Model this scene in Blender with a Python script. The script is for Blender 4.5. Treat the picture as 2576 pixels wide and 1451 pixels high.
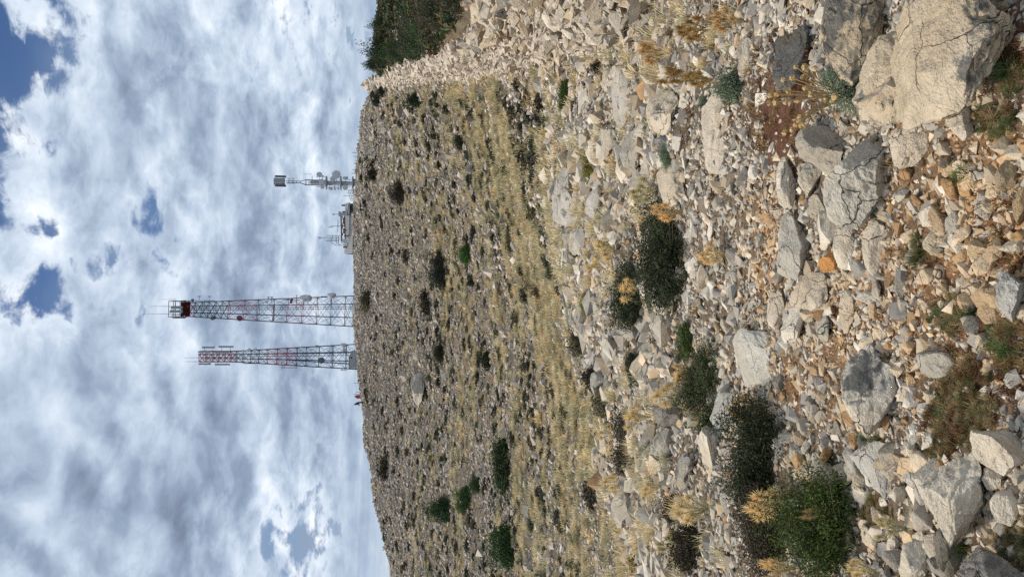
import bpy, bmesh, math, random
import numpy as np
from mathutils import Vector, Matrix
R_ = math.radians
rng = np.random.default_rng(7)
random.seed(7)
sc = bpy.context.scene
for o in list(bpy.data.objects): bpy.data.objects.remove(o)
C = sc.collection

# ------------------------------------------------------------------ camera
# the photograph lies on its side: world up is the left edge of the picture
EYE = np.array([0., 0., 1.6]); PITCH = R_(8.33); ROLL = R_(0.8)
CX, CY, F = 1288., 725.5, 1932.            # picture measured at 2576 x 1451
_f = np.array([0, math.cos(PITCH), -math.sin(PITCH)])
_u = np.array([0, math.sin(PITCH), math.cos(PITCH)]); _r = np.array([1., 0, 0])
UP = _u*math.cos(ROLL) - _r*math.sin(ROLL); RT = _r*math.cos(ROLL) + _u*math.sin(ROLL); FW = _f
cam = bpy.data.cameras.new('camera'); cam.sensor_width = 36; cam.sensor_fit = 'HORIZONTAL'
cam.lens = 36*F/2576; cam.clip_start = 0.05; cam.clip_end = 6000
co = bpy.data.objects.new('camera', cam); C.objects.link(co)
co.matrix_world = Matrix(((-UP[0], RT[0], -FW[0], EYE[0]), (-UP[1], RT[1], -FW[1], EYE[1]), (-UP[2], RT[2], -FW[2], EYE[2]), (0, 0, 0, 1)))
sc.camera = co
def ray(dx, dy):
    d = FW + RT*((CY-dy)/F) + UP*((CX-dx)/F)
    return d/np.linalg.norm(d)
def proj(P):
    d = np.asarray(P) - EYE
    w = d @ FW
    return CX - F*(d @ UP)/w, CY - F*(d @ RT)/w
def at_depth(dx, dy, Y):                    # the point of a pixel's ray at world y = Y
    d = ray(dx, dy); return EYE + d*(Y/d[1])

# ------------------------------------------------------------------ sky, sun, exposure
SUN_EL, SUN_AZ = R_(48), R_(-62)            # azimuth from +Y towards +X: light comes from the left, a little ahead
sdir = np.array([math.sin(SUN_AZ)*math.cos(SUN_EL), math.cos(SUN_AZ)*math.cos(SUN_EL), math.sin(SUN_EL)])
wd = bpy.data.worlds.new('World'); sc.world = wd; wd.use_nodes = True
NT = wd.node_tree; NT.nodes.clear()
def N(nt, t, **k):
    n = nt.nodes.new(t)
    for a, b in k.items(): setattr(n, a, b)
    return n
def mth(nt, op, a, b=None, c=None, clamp=False):
    n = N(nt, 'ShaderNodeMath', operation=op, use_clamp=clamp)
    for i, x in enumerate((a, b, c)):
        if x is None: continue
        if isinstance(x, (int, float)): n.inputs[i].default_value = x
        else: nt.links.new(x, n.inputs[i])
    return n.outputs[0]
def vmth(nt, op, a, b=None, out=0):
    n = N(nt, 'ShaderNodeVectorMath', operation=op)
    for i, x in enumerate((a, b)):
        if x is None: continue
        if isinstance(x, (tuple, list, np.ndarray)): n.inputs[i].default_value = tuple(float(q) for q in x)
        else: nt.links.new(x, n.inputs[i])
    return n.outputs[out]
def mrange(nt, x, a, b, c=0., d=1., smooth=True):
    n = N(nt, 'ShaderNodeMapRange', interpolation_type='SMOOTHSTEP' if smooth else 'LINEAR')
    nt.links.new(x, n.inputs[0])
    for i, q in enumerate((a, b, c, d)): n.inputs[i+1].default_value = q
    return n.outputs[0]
def noise(nt, vec, scale, detail=4, rough=.55, dist=0., out='Fac'):
    n = N(nt, 'ShaderNodeTexNoise'); n.inputs['Scale'].default_value = scale
    n.inputs['Detail'].default_value = detail; n.inputs['Roughness'].default_value = rough; n.inputs['Distortion'].default_value = dist
    if vec is not None: nt.links.new(vec, n.inputs['Vector'])
    return n.outputs[out]
def ramp(nt, fac, stops, interp='LINEAR'):
    n = N(nt, 'ShaderNodeValToRGB'); e = n.color_ramp.elements; n.color_ramp.interpolation = interp
    while len(e) > 1: e.remove(e[-1])
    for i, (p, c) in enumerate(stops):
        q = e[0] if i == 0 else e.new(p)
        q.position = p; q.color = tuple(c) + (1,) if len(c) == 3 else c
    nt.links.new(fac, n.inputs[0]); return n.outputs[0]
def mixc(nt, f, a, b, blend='MIX'):
    n = N(nt, 'ShaderNodeMix', data_type='RGBA', blend_type=blend)
    for s, x in (('Factor', f), ('A', a), ('B', b)):
        i = [q for q in n.inputs if q.name == s and (q.type == 'VALUE' if s == 'Factor' else q.type == 'RGBA')][0]
        if isinstance(x, (int, float)): i.default_value = x
        elif isinstance(x, tuple): i.default_value = x + (1,) if len(x) == 3 else x
        else: nt.links.new(x, i)
    return [q for q in n.outputs if q.type == 'RGBA'][0]

tc = N(NT, 'ShaderNodeTexCoord'); dirv = vmth(NT, 'NORMALIZE', tc.outputs['Generated'])
sep = N(NT, 'ShaderNodeSeparateXYZ'); NT.links.new(dirv, sep.inputs[0])
den = mth(NT, 'ADD', mth(NT, 'MAXIMUM', sep.outputs[2], 0.), 0.42)
cmb = N(NT, 'ShaderNodeCombineXYZ')
NT.links.new(mth(NT, 'DIVIDE', sep.outputs[0], den), cmb.inputs[0]); NT.links.new(mth(NT, 'DIVIDE', sep.outputs[1], den), cmb.inputs[1])
P0 = cmb.outputs[0]
warp = vmth(NT, 'SCALE', vmth(NT, 'SUBTRACT', noise(NT, P0, 5., 4, out='Color'), (.5, .5, .5)))
warp.node.inputs['Scale'].default_value = .10
P1 = vmth(NT, 'ADD', vmth(NT, 'ADD', P0, warp), (3.1, 1.7, 0.))
def cloud(P): return mth(NT, 'ADD', mth(NT, 'MULTIPLY', noise(NT, P, 3.6, 3, .5), .5), mth(NT, 'MULTIPLY', noise(NT, P, 9., 10, .55), .5))
big = cloud(P1)
# where the cloud cover is thin (negative) or thick (positive) in the sky: direction, radius in degrees, amount
BLOBS = [(0, 60, 4, -.13), (0, 250, 4.5, -.14), (5, 450, 3.5, -.12), (0, 640, 3, -.09), (30, 800, 3.2, -.12), (240, 580, 3, -.12), (205, 690, 2.6, -.10), (330, 500, 4, .05), (120, 560, 3, .04), (340, 700, 3.5, .05),
         (440, 640, 3.5, -.08), (410, 470, 3, -.07), (470, 770, 3, -.09), (400, 870, 2.6, -.07), (740, 1200, 2.4, -.09), (730, 1290, 2.6, -.11), (710, 1430, 3.2, -.09), (700, 150, 3, -.05), (30, 1320, 4, -.05), (300, 1400, 3, -.03),
         (600, 560, 5, .08), (620, 750, 4, .08), (640, 300, 6, .08), (250, 200, 7, .06), (140, 340, 4, .04), (260, 950, 8, .06), (150, 1180, 7, .12), (500, 1200, 10, .08), (700, 1050, 6, .07), (590, 980, 3.5, .07)]
fray = noise(NT, P1, 11., 10, .62)
cov = mth(NT, 'ADD', mth(NT, 'ADD', mth(NT, 'MULTIPLY', big, .62), mth(NT, 'MULTIPLY', fray, .62)), -.066)
for (bx, by, rad, amt) in BLOBS:
    dp = vmth(NT, 'DOT_PRODUCT', dirv, ray(bx, by), out=1)
    g = mrange(NT, dp, math.cos(R_(rad*1.5)), 1.0, 0., amt)
    cov = mth(NT, 'ADD', cov, g)
mask = mrange(NT, cov, .42, .51)
big2 = cloud(vmth(NT, 'ADD', P1, (-.015, -.045, 0.)))
lit = mth(NT, 'SUBTRACT', big, big2)                      # brighter where the cloud thins out towards the light above
lump = noise(NT, vmth(NT, 'ADD', P1, (7.7, 2.2, 0.)), 4.2, 8, .55)
thick = mrange(NT, cov, .47, .70)
bright = mth(NT, 'ADD', mth(NT, 'MULTIPLY', lit, 2.2), mth(NT, 'MULTIPLY', mth(NT, 'SUBTRACT', lump, .5), 1.0))
bright = mth(NT, 'SUBTRACT', mth(NT, 'ADD', bright, .76), mth(NT, 'MULTIPLY', thick, .36))
ccol = ramp(NT, bright, [(.0, (.18, .23, .325)), (.28, (.30, .385, .515)), (.55, (.50, .60, .74)), (.8, (.72, .81, .92)), (1., (.93, .98, 1.04))])
# low layered bands near the horizon
lowp = vmth(NT, 'MULTIPLY', dirv, (1.6, 1.6, 22.))
band = noise(NT, lowp, 1.6, 5, .5, .6)
lowc = ramp(NT, band, [(.3, (.25, .35, .50)), (.5, (.40, .50, .64)), (.68, (.64, .72, .83))])
lowf = mrange(NT, sep.outputs[2], .02, .11, .8, 0.)
ccol = mixc(NT, lowf, ccol, lowc)
mask = mth(NT, 'MAXIMUM', mask, mth(NT, 'MULTIPLY', lowf, .8))
sky = N(NT, 'ShaderNodeTexSky', sky_type='NISHITA', sun_disc=False, sun_elevation=SUN_EL, sun_rotation=SUN_AZ)
sky.air_density = 1.0; sky.dust_density = .6; sky.ozone_density = 2.0; sky.altitude = 400
SKY_K = 0.08
bluesky = mixc(NT, 1.0, sky.outputs[0], (.48, .66, .90), 'MULTIPLY')
cscaled = vmth(NT, 'SCALE', ccol); cscaled.node.inputs['Scale'].default_value = 1.0/SKY_K
veil = mrange(NT, noise(NT, vmth(NT, 'ADD', P1, (1.3, 5.2, 0.)), 3., 5, .5), .36, .6, .2, 1.)
veil = mth(NT, 'MULTIPLY', veil, mrange(NT, sep.outputs[2], .27, .42, 1., .25))
bluesky = mixc(NT, veil, bluesky, tuple(q/SKY_K for q in (.27, .36, .51)))
fin = mixc(NT, mask, bluesky, cscaled)
bg = N(NT, 'ShaderNodeBackground'); bg.inputs[1].default_value = SKY_K
NT.links.new(fin, bg.inputs[0])
wo = N(NT, 'ShaderNodeOutputWorld'); NT.links.new(bg.outputs[0], wo.inputs[0])
wd.cycles.sampling_method = 'MANUAL'; wd.cycles.sample_map_resolution = 512
sl = bpy.data.lights.new('sun', 'SUN'); sl.energy = 4.0; sl.angle = R_(7); sl.color = (1, .92, .79)
so = bpy.data.objects.new('sun', sl); C.objects.link(so)
so.rotation_euler = Vector(-sdir).to_track_quat('-Z', 'Y').to_euler()
vs = sc.view_settings; vs.view_transform = 'Standard'; vs.look = 'None'; vs.exposure = 0.08; vs.gamma = 1; vs.use_curve_mapping = False
sc.cycles.use_denoising = False
sc.cycles.max_bounces = 5; sc.cycles.diffuse_bounces = 3

# ------------------------------------------------------------------ helpers
def smooth(x, a, b):
    t = np.clip((np.asarray(x, float)-a)/(b-a), 0, 1); return t*t*(3-2*t)
def _h(i, j, k=0, s=0):
    i = np.asarray(i, np.int64); j = np.asarray(j, np.int64); k = np.asarray(k, np.int64)
    h = (i*374761393 + j*668265263 + k*2147483647*3 + s*974634777) & 0x7fffffff
    h = ((h ^ (h >> 13))*1274126177) & 0x7fffffff
    h = ((h ^ (h >> 16))*1103515245) & 0x7fffffff
    return ((h >> 7) & 0xffff)/65535.
def vn2(x, y, s=0):
    x = np.asarray(x, float); y = np.asarray(y, float)
    i = np.floor(x).astype(np.int64); j = np.floor(y).astype(np.int64); a = x-i; b = y-j
    a = a*a*(3-2*a); b = b*b*(3-2*b)
    return ((_h(i, j, 0, s)*(1-a)+_h(i+1, j, 0, s)*a)*(1-b) + (_h(i, j+1, 0, s)*(1-a)+_h(i+1, j+1, 0, s)*a)*b)*2-1
def vn3(p, s=0):
    i = np.floor(p).astype(np.int64); t = p-i; t = t*t*(3-2*t); r = 0
    for dx in (0, 1):
        for dy in (0, 1):
            for dz in (0, 1):
                w = (t[:, 0] if dx else 1-t[:, 0])*(t[:, 1] if dy else 1-t[:, 1])*(t[:, 2] if dz else 1-t[:, 2])
                r = r + w*_h(i[:, 0]+dx, i[:, 1]+dy, i[:, 2]+dz, s)
    return r*2-1
def fbm2(x, y, s=0, o=4):
    r = 0; a = 1.
    for k in range(o): r = r + a*vn2(np.asarray(x)*2**k+k*3.7, np.asarray(y)*2**k-k*1.9, s+k); a *= .5
    return r
def mesh_from(name, V, Fc, attrs=None, smooth_=False):
    V = np.asarray(V, np.float32).reshape(-1, 3)
    me = bpy.data.meshes.new(name)
    if isinstance(Fc, np.ndarray) and Fc.ndim == 2:
        n, k = Fc.shape
        me.vertices.add(len(V)); me.vertices.foreach_set('co', V.ravel())
        me.loops.add(n*k); me.loops.foreach_set('vertex_index', Fc.astype(np.int32).ravel())
        me.polygons.add(n); me.polygons.foreach_set('loop_start', np.arange(0, n*k, k, dtype=np.int32))
        me.polygons.foreach_set('loop_total', np.full(n, k, np.int32))
        me.update(calc_edges=True)
    else:
        me.from_pydata([tuple(v) for v in V.tolist()], [], Fc)
    if attrs:
        for an, arr in attrs.items():
            at = me.attributes.new(an, 'FLOAT_COLOR', 'POINT'); a4 = np.ones((len(V), 4), np.float32); a4[:, :3] = arr
            at.data.foreach_set('color', a4.ravel())
    me.polygons.foreach_set('use_smooth', np.full(len(me.polygons), bool(smooth_)))
    return me
def obj(name, me, mat=None, parent=None, loc=None, rot=None, scale=None, color=None):
    o = bpy.data.objects.new(name, me); C.objects.link(o)
    if mat is not None and me is not None and len(me.materials) == 0: me.materials.append(mat)
    if parent is not None: o.parent = parent
    if loc is not None: o.location = tuple(float(q) for q in loc)
    if rot is not None: o.rotation_euler = tuple(float(q) for q in rot)
    if scale is not None: o.scale = tuple(float(q) for q in scale) if not np.isscalar(scale) else (scale,)*3
    if color is not None: o.color = tuple(float(q) for q in color)
    return o
def tag(o, label=None, cat=None, group=None, kind=None):
    for k, v in (('label', label), ('category', cat), ('group', group), ('kind', kind)):
        if v: o[k] = v
    return o
def thing(name, label, cat, loc, rotz=0, group=None, scale=1):
    o = bpy.data.objects.new(name, None); C.objects.link(o); o.empty_display_size = .1
    o.location = tuple(float(q) for q in loc); o.rotation_euler = (0, 0, rotz)
    o.scale = (scale,)*3 if np.isscalar(scale) else tuple(scale)
    return tag(o, label, cat, group)
class MB:                                     # collects tubes, boxes and drums into one mesh (world coordinates)
    def __init__(s): s.v = []; s.f = []; s.m = []
    def _add(s, V, Fs, mi=0):
        b = len(s.v); s.v += [tuple(map(float, q)) for q in V]; s.f += [tuple(b+i for i in q) for q in Fs]; s.m += [mi]*len(Fs); return s
    def tube(s, a, b, r0, r1=None, n=6, mi=0, cap=True):
        a = np.array(a, float); b = np.array(b, float); r1 = r0 if r1 is None else r1
        d = b-a; d = d/max(np.linalg.norm(d), 1e-9); t = np.array([0, 0, 1.]) if abs(d[2]) < .9 else np.array([1., 0, 0])
        e = np.cross(d, t); e /= np.linalg.norm(e); g = np.cross(d, e)
        V = [p+(e*math.cos(2*math.pi*k/n)+g*math.sin(2*math.pi*k/n))*r for p, r in ((a, r0), (b, r1)) for k in range(n)]
        Fs = [(k, (k+1) % n, n+(k+1) % n, n+k) for k in range(n)]
        if cap: Fs += [tuple(range(n-1, -1, -1)), tuple(range(n, 2*n))]
        return s._add(V, Fs, mi)
    def lathe(s, a, d, prof, n=16, mi=0):     # prof: (distance along d, radius)
        a = np.array(a, float); d = np.array(d, float); d /= np.linalg.norm(d)
        t = np.array([0, 0, 1.]) if abs(d[2]) < .9 else np.array([1., 0, 0]); e = np.cross(d, t); e /= np.linalg.norm(e); g = np.cross(d, e)
        V = [a+d*q+(e*math.cos(2*math.pi*k/n)+g*math.sin(2*math.pi*k/n))*r for q, r in prof for k in range(n)]
        Fs = []
        for j in range(len(prof)-1): Fs += [(j*n+k, j*n+(k+1) % n, (j+1)*n+(k+1) % n, (j+1)*n+k) for k in range(n)]
        Fs += [tuple(range(n-1, -1, -1)), tuple(range((len(prof)-1)*n, len(prof)*n))]
        return s._add(V, Fs, mi)
    def box(s, c, half, rz=0, mi=0, M=None):
        V = []
        for x in (-1, 1):
            for y in (-1, 1):
                for z in (-1, 1):
                    q = np.array([x*half[0], y*half[1], z*half[2]])
                    if M is not None: q = M @ q
                    elif rz: q = np.array([q[0]*math.cos(rz)-q[1]*math.sin(rz), q[0]*math.sin(rz)+q[1]*math.cos(rz), q[2]])
                    V.append(np.array(c)+q)
        return s._add(V, [(0, 1, 3, 2), (4, 6, 7, 5), (0, 4, 5, 1), (2, 3, 7, 6), (0, 2, 6, 4), (1, 5, 7, 3)], mi)
    def build(s, name, mats, parent=None, smooth_=False):
        me = bpy.data.meshes.new(name); base = np.zeros(3)
        q = parent
        while q is not None: base = base + np.array(q.location); q = q.parent
        me.from_pydata([tuple(np.array(v)-base) for v in s.v], [], s.f)
        for m in (mats if isinstance(mats, (list, tuple)) else [mats]): me.materials.append(m)
        me.polygons.foreach_set('material_index', np.array(s.m, np.int32))
        if smooth_: me.polygons.foreach_set('use_smooth', np.ones(len(me.polygons), bool))
        return obj(name, me, None, parent)

# ------------------------------------------------------------------ materials
def material(name):
    m = bpy.data.materials.new(name); m.use_nodes = True; nt = m.node_tree; b = nt.nodes['Principled BSDF']
    b.inputs['Specular IOR Level'].default_value = .25; b.inputs['Roughness'].default_value = .85
    return m, nt, b
def bump(nt, b, h, strength, dist):
    n = N(nt, 'ShaderNodeBump'); n.inputs['Strength'].default_value = strength; n.inputs['Distance'].default_value = dist
    nt.links.new(h, n.inputs['Height']); nt.links.new(n.outputs[0], b.inputs['Normal'])
def paint(name, col, var=.25, rough=.6, metal=0., scale=3.):
    m, nt, b = material(name); g = N(nt, 'ShaderNodeNewGeometry')
    f = noise(nt, g.outputs['Position'], scale, 5, .6)
    nt.links.new(mixc(nt, f, tuple(c*(1-var) for c in col), tuple(min(1, c*(1+var)) for c in col)), b.inputs['Base Color'])
    b.inputs['Roughness'].default_value = rough; b.inputs['Metallic'].default_value = metal
    return m
def rock_material(name, per_instance):
    m, nt, b = material(name)
    g = N(nt, 'ShaderNodeNewGeometry'); oi = N(nt, 'ShaderNodeObjectInfo')
    if per_instance:
        a = N(nt, 'ShaderNodeAttribute', attribute_name='tint', attribute_type='INSTANCER'); tint = a.outputs['Color']
        pos = g.outputs['Position']; f1 = noise(nt, pos, 9, 5, .65); f2 = noise(nt, pos, 60, 3, .6)
        c = mixc(nt, mrange(nt, f1, .35, .7), tint, mixc(nt, 1., tint, (.66, .66, .68), 'MULTIPLY'))
        c = mixc(nt, mrange(nt, f2, .62, .78, 0, .6), c, (.16, .15, .14))
        nt.links.new(c, b.inputs['Base Color']); bump(nt, b, f2, .5, .008)
        return m
    tint = oi.outputs['Color']; lich = oi.outputs['Alpha']
    pos = vmth(nt, 'ADD', g.outputs['Position'], None) if False else g.outputs['Position']
    f1 = noise(nt, pos, 3.2, 6, .6); f2 = noise(nt, pos, 14, 6, .7, .6); f3 = noise(nt, pos, 90, 3, .6); fr = noise(nt, pos, 6, 4, .6, .5)
    c = mixc(nt, mrange(nt, f1, .36, .66), tint, mixc(nt, 1., tint, (.80, .76, .70), 'MULTIPLY'))
    c = mixc(nt, mrange(nt, f2, .55, .72, 0, .65), c, mixc(nt, 1., tint, (.66, .64, .61), 'MULTIPLY'))
    c = mixc(nt, mrange(nt, noise(nt, pos, 8, 3, .6), .66, .76, 0, .55), c, (.42, .30, .15))
    # black and grey lichen crust in ragged patches; how much is set by the rock's own alpha
    lf = mth(nt, 'ADD', mth(nt, 'MULTIPLY', noise(nt, pos, 5.5, 8, .72, .35), 1.), mth(nt, 'MULTIPLY', mth(nt, 'SUBTRACT', lich, .72), .30))
    lm = mrange(nt, lf, .485, .545, 0, .9)
    c = mixc(nt, lm, c, mixc(nt, f2, (.048, .046, .044), (.175, .17, .155)))
    # hairline cracks
    vo = N(nt, 'ShaderNodeTexVoronoi', feature='DISTANCE_TO_EDGE'); vo.inputs['Scale'].default_value = 5.5
    wv = vmth(nt, 'ADD', pos, vmth(nt, 'SCALE', vmth(nt, 'SUBTRACT', noise(nt, pos, 4, 4, .6, out='Color'), (.5, .5, .5)))); wv.node.inputs[1].links[0].from_node.inputs['Scale'].default_value = .16
    nt.links.new(wv, vo.inputs['Vector'])
    crack = mth(nt, 'MULTIPLY', mrange(nt, vo.outputs['Distance'], .0, .012, 1., 0.), mrange(nt, noise(nt, pos, 2.3, 3), .47, .58))
    c = mixc(nt, mth(nt, 'MULTIPLY', crack, .8), c, (.06, .05, .045))
    c = mixc(nt, mrange(nt, f3, .66, .8, 0, .5), c, (.14, .13, .12))
    nt.links.new(c, b.inputs['Base Color'])
    hh = mth(nt, 'SUBTRACT', mth(nt, 'ADD', mth(nt, 'MULTIPLY', f2, .8), mth(nt, 'MULTIPLY', f3, .25)), mth(nt, 'MULTIPLY', crack, .9))
    bump(nt, b, hh, 1., .035)
    b.inputs['Roughness'].default_value = .9
    return m
M_rock = rock_material('limestone', False); M_rocki = rock_material('limestone_loose', True)
def leaf_material(name, inst):
    m, nt, b = material(name)
    a = N(nt, 'ShaderNodeAttribute', attribute_name='lc')
    if inst:
        t = N(nt, 'ShaderNodeAttribute', attribute_name='tint', attribute_type='INSTANCER').outputs['Color']
    else: t = N(nt, 'ShaderNodeObjectInfo').outputs['Color']
    c = mixc(nt, 1., t, a.outputs['Color'], 'MULTIPLY'); nt.links.new(c, b.inputs['Base Color'])
    b.inputs['Roughness'].default_value = .7
    tr = N(nt, 'ShaderNodeBsdfTranslucent'); nt.links.new(c, tr.inputs[0])
    ms = N(nt, 'ShaderNodeMixShader'); ms.inputs[0].default_value = .22
    nt.links.new(b.outputs[0], ms.inputs[1]); nt.links.new(tr.outputs[0], ms.inputs[2])
    nt.links.new(ms.outputs[0], nt.nodes['Material Output'].inputs[0])
    return m
M_leaf = leaf_material('foliage', False); M_leafi = leaf_material('blades', True)
M_twig = paint('twig', (.10, .075, .055), .4, .9, 0, 40)
M_steel = paint('galvanised_steel', (.055, .065, .085), .25, .55, .3)
M_red = paint('red_paint', (.26, .018, .028), .25, .6)
M_dish = paint('dish_white', (.50, .52, .55), .1, .5)
M_dishd = paint('dish_dark', (.10, .115, .14), .15, .5)
M_panel = paint('antenna_grey', (.30, .33, .34), .15, .55)
M_conc = paint('concrete', (.40, .43, .46), .2, .85, 0, 6)
M_rust = paint('rusty_beam', (.15, .095, .075), .35, .8, 0, 5)
M_cabin = paint('cabin_panel', (.36, .37, .37), .08, .6)
M_dark = paint('dark_opening', (.035, .03, .03), .3, .7)
M_wallb = paint('building_wall', (.13, .105, .10), .25, .9)

# ------------------------------------------------------------------ terrain: columns of (distance, picture x) or (distance, height)
def zcol(dy, pts):
    rs, zs = [], []
    for r, k, v in pts:
        if k == 'd':
            d = ray(v, dy); v = EYE[2] + r*d[2]/math.hypot(d[0], d[1])
        rs.append(r); zs.append(v)
    d = ray(1150, dy)
    return math.atan2(d[0], d[1]), rs, zs
Z, D = 'z', 'd'
far = [(150, Z, None)]
def tail(zr, r): return [(r+6, Z, zr), (r+45, Z, zr-.6), (r+130, Z, zr-10), (700, Z, -60), (2500, Z, -220)]
def ridge_z(dy, dx, r):
    d = ray(dx, dy); return EYE[2] + r*d[2]/math.hypot(d[0], d[1])
COLS = []
def addcol(dy, pts, ridge):
    dx, r = ridge; zr = ridge_z(dy, dx, r)
    COLS.append(zcol(dy, [(0, Z, 0)] + pts + [(r, Z, zr)] + tail(zr, r)))
addcol(1650, [(3, Z, .05), (6, Z, -.25), (8, Z, -.7), (10, Z, -1.7), (14, Z, -3.2), (25, D, 1440), (35, D, 1350), (50, D, 1245), (70, D, 1150), (90, D, 1080)], (1035, 108))
addcol(1451, [(2, Z, .0), (4, Z, -.15), (6, Z, -.4), (8, Z, -.72), (10, Z, -1.7), (13, Z, -2.9), (17.5, D, 1555), (25, D, 1440), (35, D, 1340), (50, D, 1230), (70, D, 1130), (90, D, 1050)], (985, 110))
addcol(1200, [(2, Z, 0), (4, Z, -.15), (6, Z, -.4), (9.3, Z, -.85), (11, Z, -1.8), (15, Z, -3.2), (19, D, 1498), (25, D, 1410), (35, D, 1320), (50, D, 1220), (70, D, 1115), (90, D, 1030)], (936, 112))
addcol(1060, [(2, Z, 0), (4, Z, -.2), (6, Z, -.42), (9.0, Z, -.84), (11, Z, -1.8), (15, Z, -3.1), (18.5, D, 1512), (25, D, 1405), (35, D, 1310), (50, D, 1218), (72, D, 1108), (93, D, 1020)], (912, 114))
addcol(920, [(2, Z, 0), (4, Z, -.2), (6, Z, -.42), (10, Z, -.88), (12, Z, -1.7), (16, Z, -2.9), (19.5, D, 1460), (26, D, 1385), (36, D, 1300), (50, D, 1215), (72, D, 1105), (95, D, 1010)], (900, 116))
addcol(800, [(2, Z, 0), (4, Z, -.2), (6, Z, -.42), (12, Z, -1.05), (14, Z, -1.8), (20, D, 1418), (28, D, 1345), (38, D, 1275), (52, D, 1195), (74, D, 1095), (96, D, 1000)], (893, 118))
addcol(600, [(2, Z, 0), (4, Z, -.2), (6, Z, -.42), (12, Z, -1.0), (15, Z, -1.4), (20, D, 1360), (28, D, 1300), (38, D, 1238), (52, D, 1170), (74, D, 1080), (96, D, 990)], (890, 118))
addcol(450, [(2, Z, 0), (4, Z, -.15), (7, Z, -.48), (14, Z, -1.1), (21, D, 1292), (30, D, 1222), (42, D, 1152), (60, D, 1075), (85, D, 980)], (894, 118))
addcol(300, [(2, Z, .02), (4, Z, -.12), (7, Z, -.42), (14, Z, -1.0), (21, D, 1270), (30, D, 1192), (42, D, 1112), (60, D, 1042), (85, D, 970)], (912, 112))
PATHSIDE = [(2, Z, .06), (4, Z, -.1), (7, Z, -.45), (10, Z, -.82), (14, Z, -.92), (21, Z, -.77), (30, Z, -.45), (42, Z, .4), (60, Z, 1.55), (80, Z, 2.95)]
for dy in (222, 165, 110, 0, -180): addcol(dy, PATHSIDE, (932, 105))
COMMON = [c for c in COLS if c[0] < math.atan2(*ray(1150, 280)[:2])]
COLS_P = list(COLS); COLS = list(COMMON)
BACK = [(5, Z, .2), (8, Z, .3), (14, Z, .0), (21, Z, .0), (30, Z, .5), (42, Z, 1.4), (60, Z, 2.4), (80, Z, 3.7)]
addcol(300, BACK, (925, 105)); addcol(222, BACK, (938, 100))
addcol(165, [(5, Z, .2), (8, Z, .3), (14, Z, .1), (19, Z, .15), (30, Z, .8), (42, Z, 1.6), (55, Z, 2.6)], (950, 66))
addcol(110, [(5, Z, .2), (12.5, Z, .2), (20, Z, .45), (30, Z, .95), (45, Z, 1.8)], (955, 62))
addcol(0, [(5, Z, .2), (8.8, Z, .3), (15, Z, .6), (25, Z, 1.0), (40, Z, 1.8)], (978, 60))
addcol(-180, [(5, Z, .2), (6.6, Z, .4), (15, Z, .8), (25, Z, 1.2), (40, Z, 1.9)], (1000, 60))
COLS_B = list(COLS)
OUTER = [(R_(60), [0, 5, 15, 60, 200, 700, 2500], [0, .3, .8, 2, -8, -60, -220]), (R_(-60), [0, 5, 15, 60, 200, 700, 2500], [0, 0, -1.5, -4, -14, -60, -220])]
for s in (-180, 180): OUTER.append((R_(s), [0, 5, 15, 60, 200, 700, 2500], [0, .2, .5, 1, -8, -60, -220]))
LR = np.linspace(math.log(.2), math.log(2500), 700); RR = np.exp(LR)
def table(cols):
    cols = sorted(cols+OUTER, key=lambda c: c[0]); ca = np.array([c[0] for c in cols]); cz = np.array([np.interp(RR, c[1], c[2]) for c in cols])
    for _ in range(3): cz[:, 1:-1] = (cz[:, :-2]+2*cz[:, 1:-1]+cz[:, 2:])/4
    return ca, cz
TAB_P, TAB_B = table(COLS_P), table(COLS_B)
def polyline(pts):
    out = []
    for r, dy in pts:
        d = ray(1200, dy); a_ = math.atan2(d[0], d[1]); out.append(np.array([r*math.sin(a_), r*math.cos(a_)]))
    return np.array(out)
# the foot of the long stone wall in plan
WF = polyline([(5.0, -260), (5.9, -60), (6.5, 20), (7.6, 70), (10, 108), (14, 148), (21, 180), (30, 196), (42, 206), (60, 219), (80, 229), (101, 238)])
def lookup(tab, a, r):
    CA, CZ = tab
    i = np.clip(np.searchsorted(CA, a)-1, 0, len(CA)-2); t = np.clip((a-CA[i])/(CA[i+1]-CA[i]), 0, 1); t = t*t*(3-2*t)
    q = np.clip((np.log(np.maximum(r, .2))-LR[0])/(LR[1]-LR[0]), 0, len(LR)-1.001); k = q.astype(int); w = q-k
    z0 = CZ[i, k]*(1-w)+CZ[i, k+1]*w; z1 = CZ[i+1, k]*(1-w)+CZ[i+1, k+1]*w
    return z0*(1-t)+z1*t
def H(x, y, detail=True):
    x = np.asarray(x, float); y = np.asarray(y, float)
    r = np.hypot(x, y); a = np.arctan2(x, y)
    w = smooth(x-np.interp(y, WF[:, 1], WF[:, 0]), .2, 1.0)*smooth(y, 1.5, 3.)
    z = lookup(TAB_P, a, r)*(1-w)+lookup(TAB_B, a, r)*w
    if detail:
        z = z + .05*fbm2(x*1.1, y*1.1, 3, 4)*smooth(r, .5, 4) + .28*fbm2(x*.22, y*.22, 11, 3)*smooth(r, 14, 60)
    return z
_T = np.exp(np.arange(0, math.log(400.), .008))
def hit(dx, dy):
    d = ray(dx, dy); P = EYE+np.outer(_T, d); u = P[:, 2] < H(P[:, 0], P[:, 1])
    if not u.any(): return None
    i = int(np.argmax(u)); lo, hi = (_T[i-1] if i else .5), _T[i]
    T = np.linspace(lo, hi, 40); P = EYE+np.outer(T, d); u = P[:, 2] < H(P[:, 0], P[:, 1])
    return P[int(np.argmax(u))]
def ground(p): return np.array([p[0], p[1], float(H(p[0], p[1]))])

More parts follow.
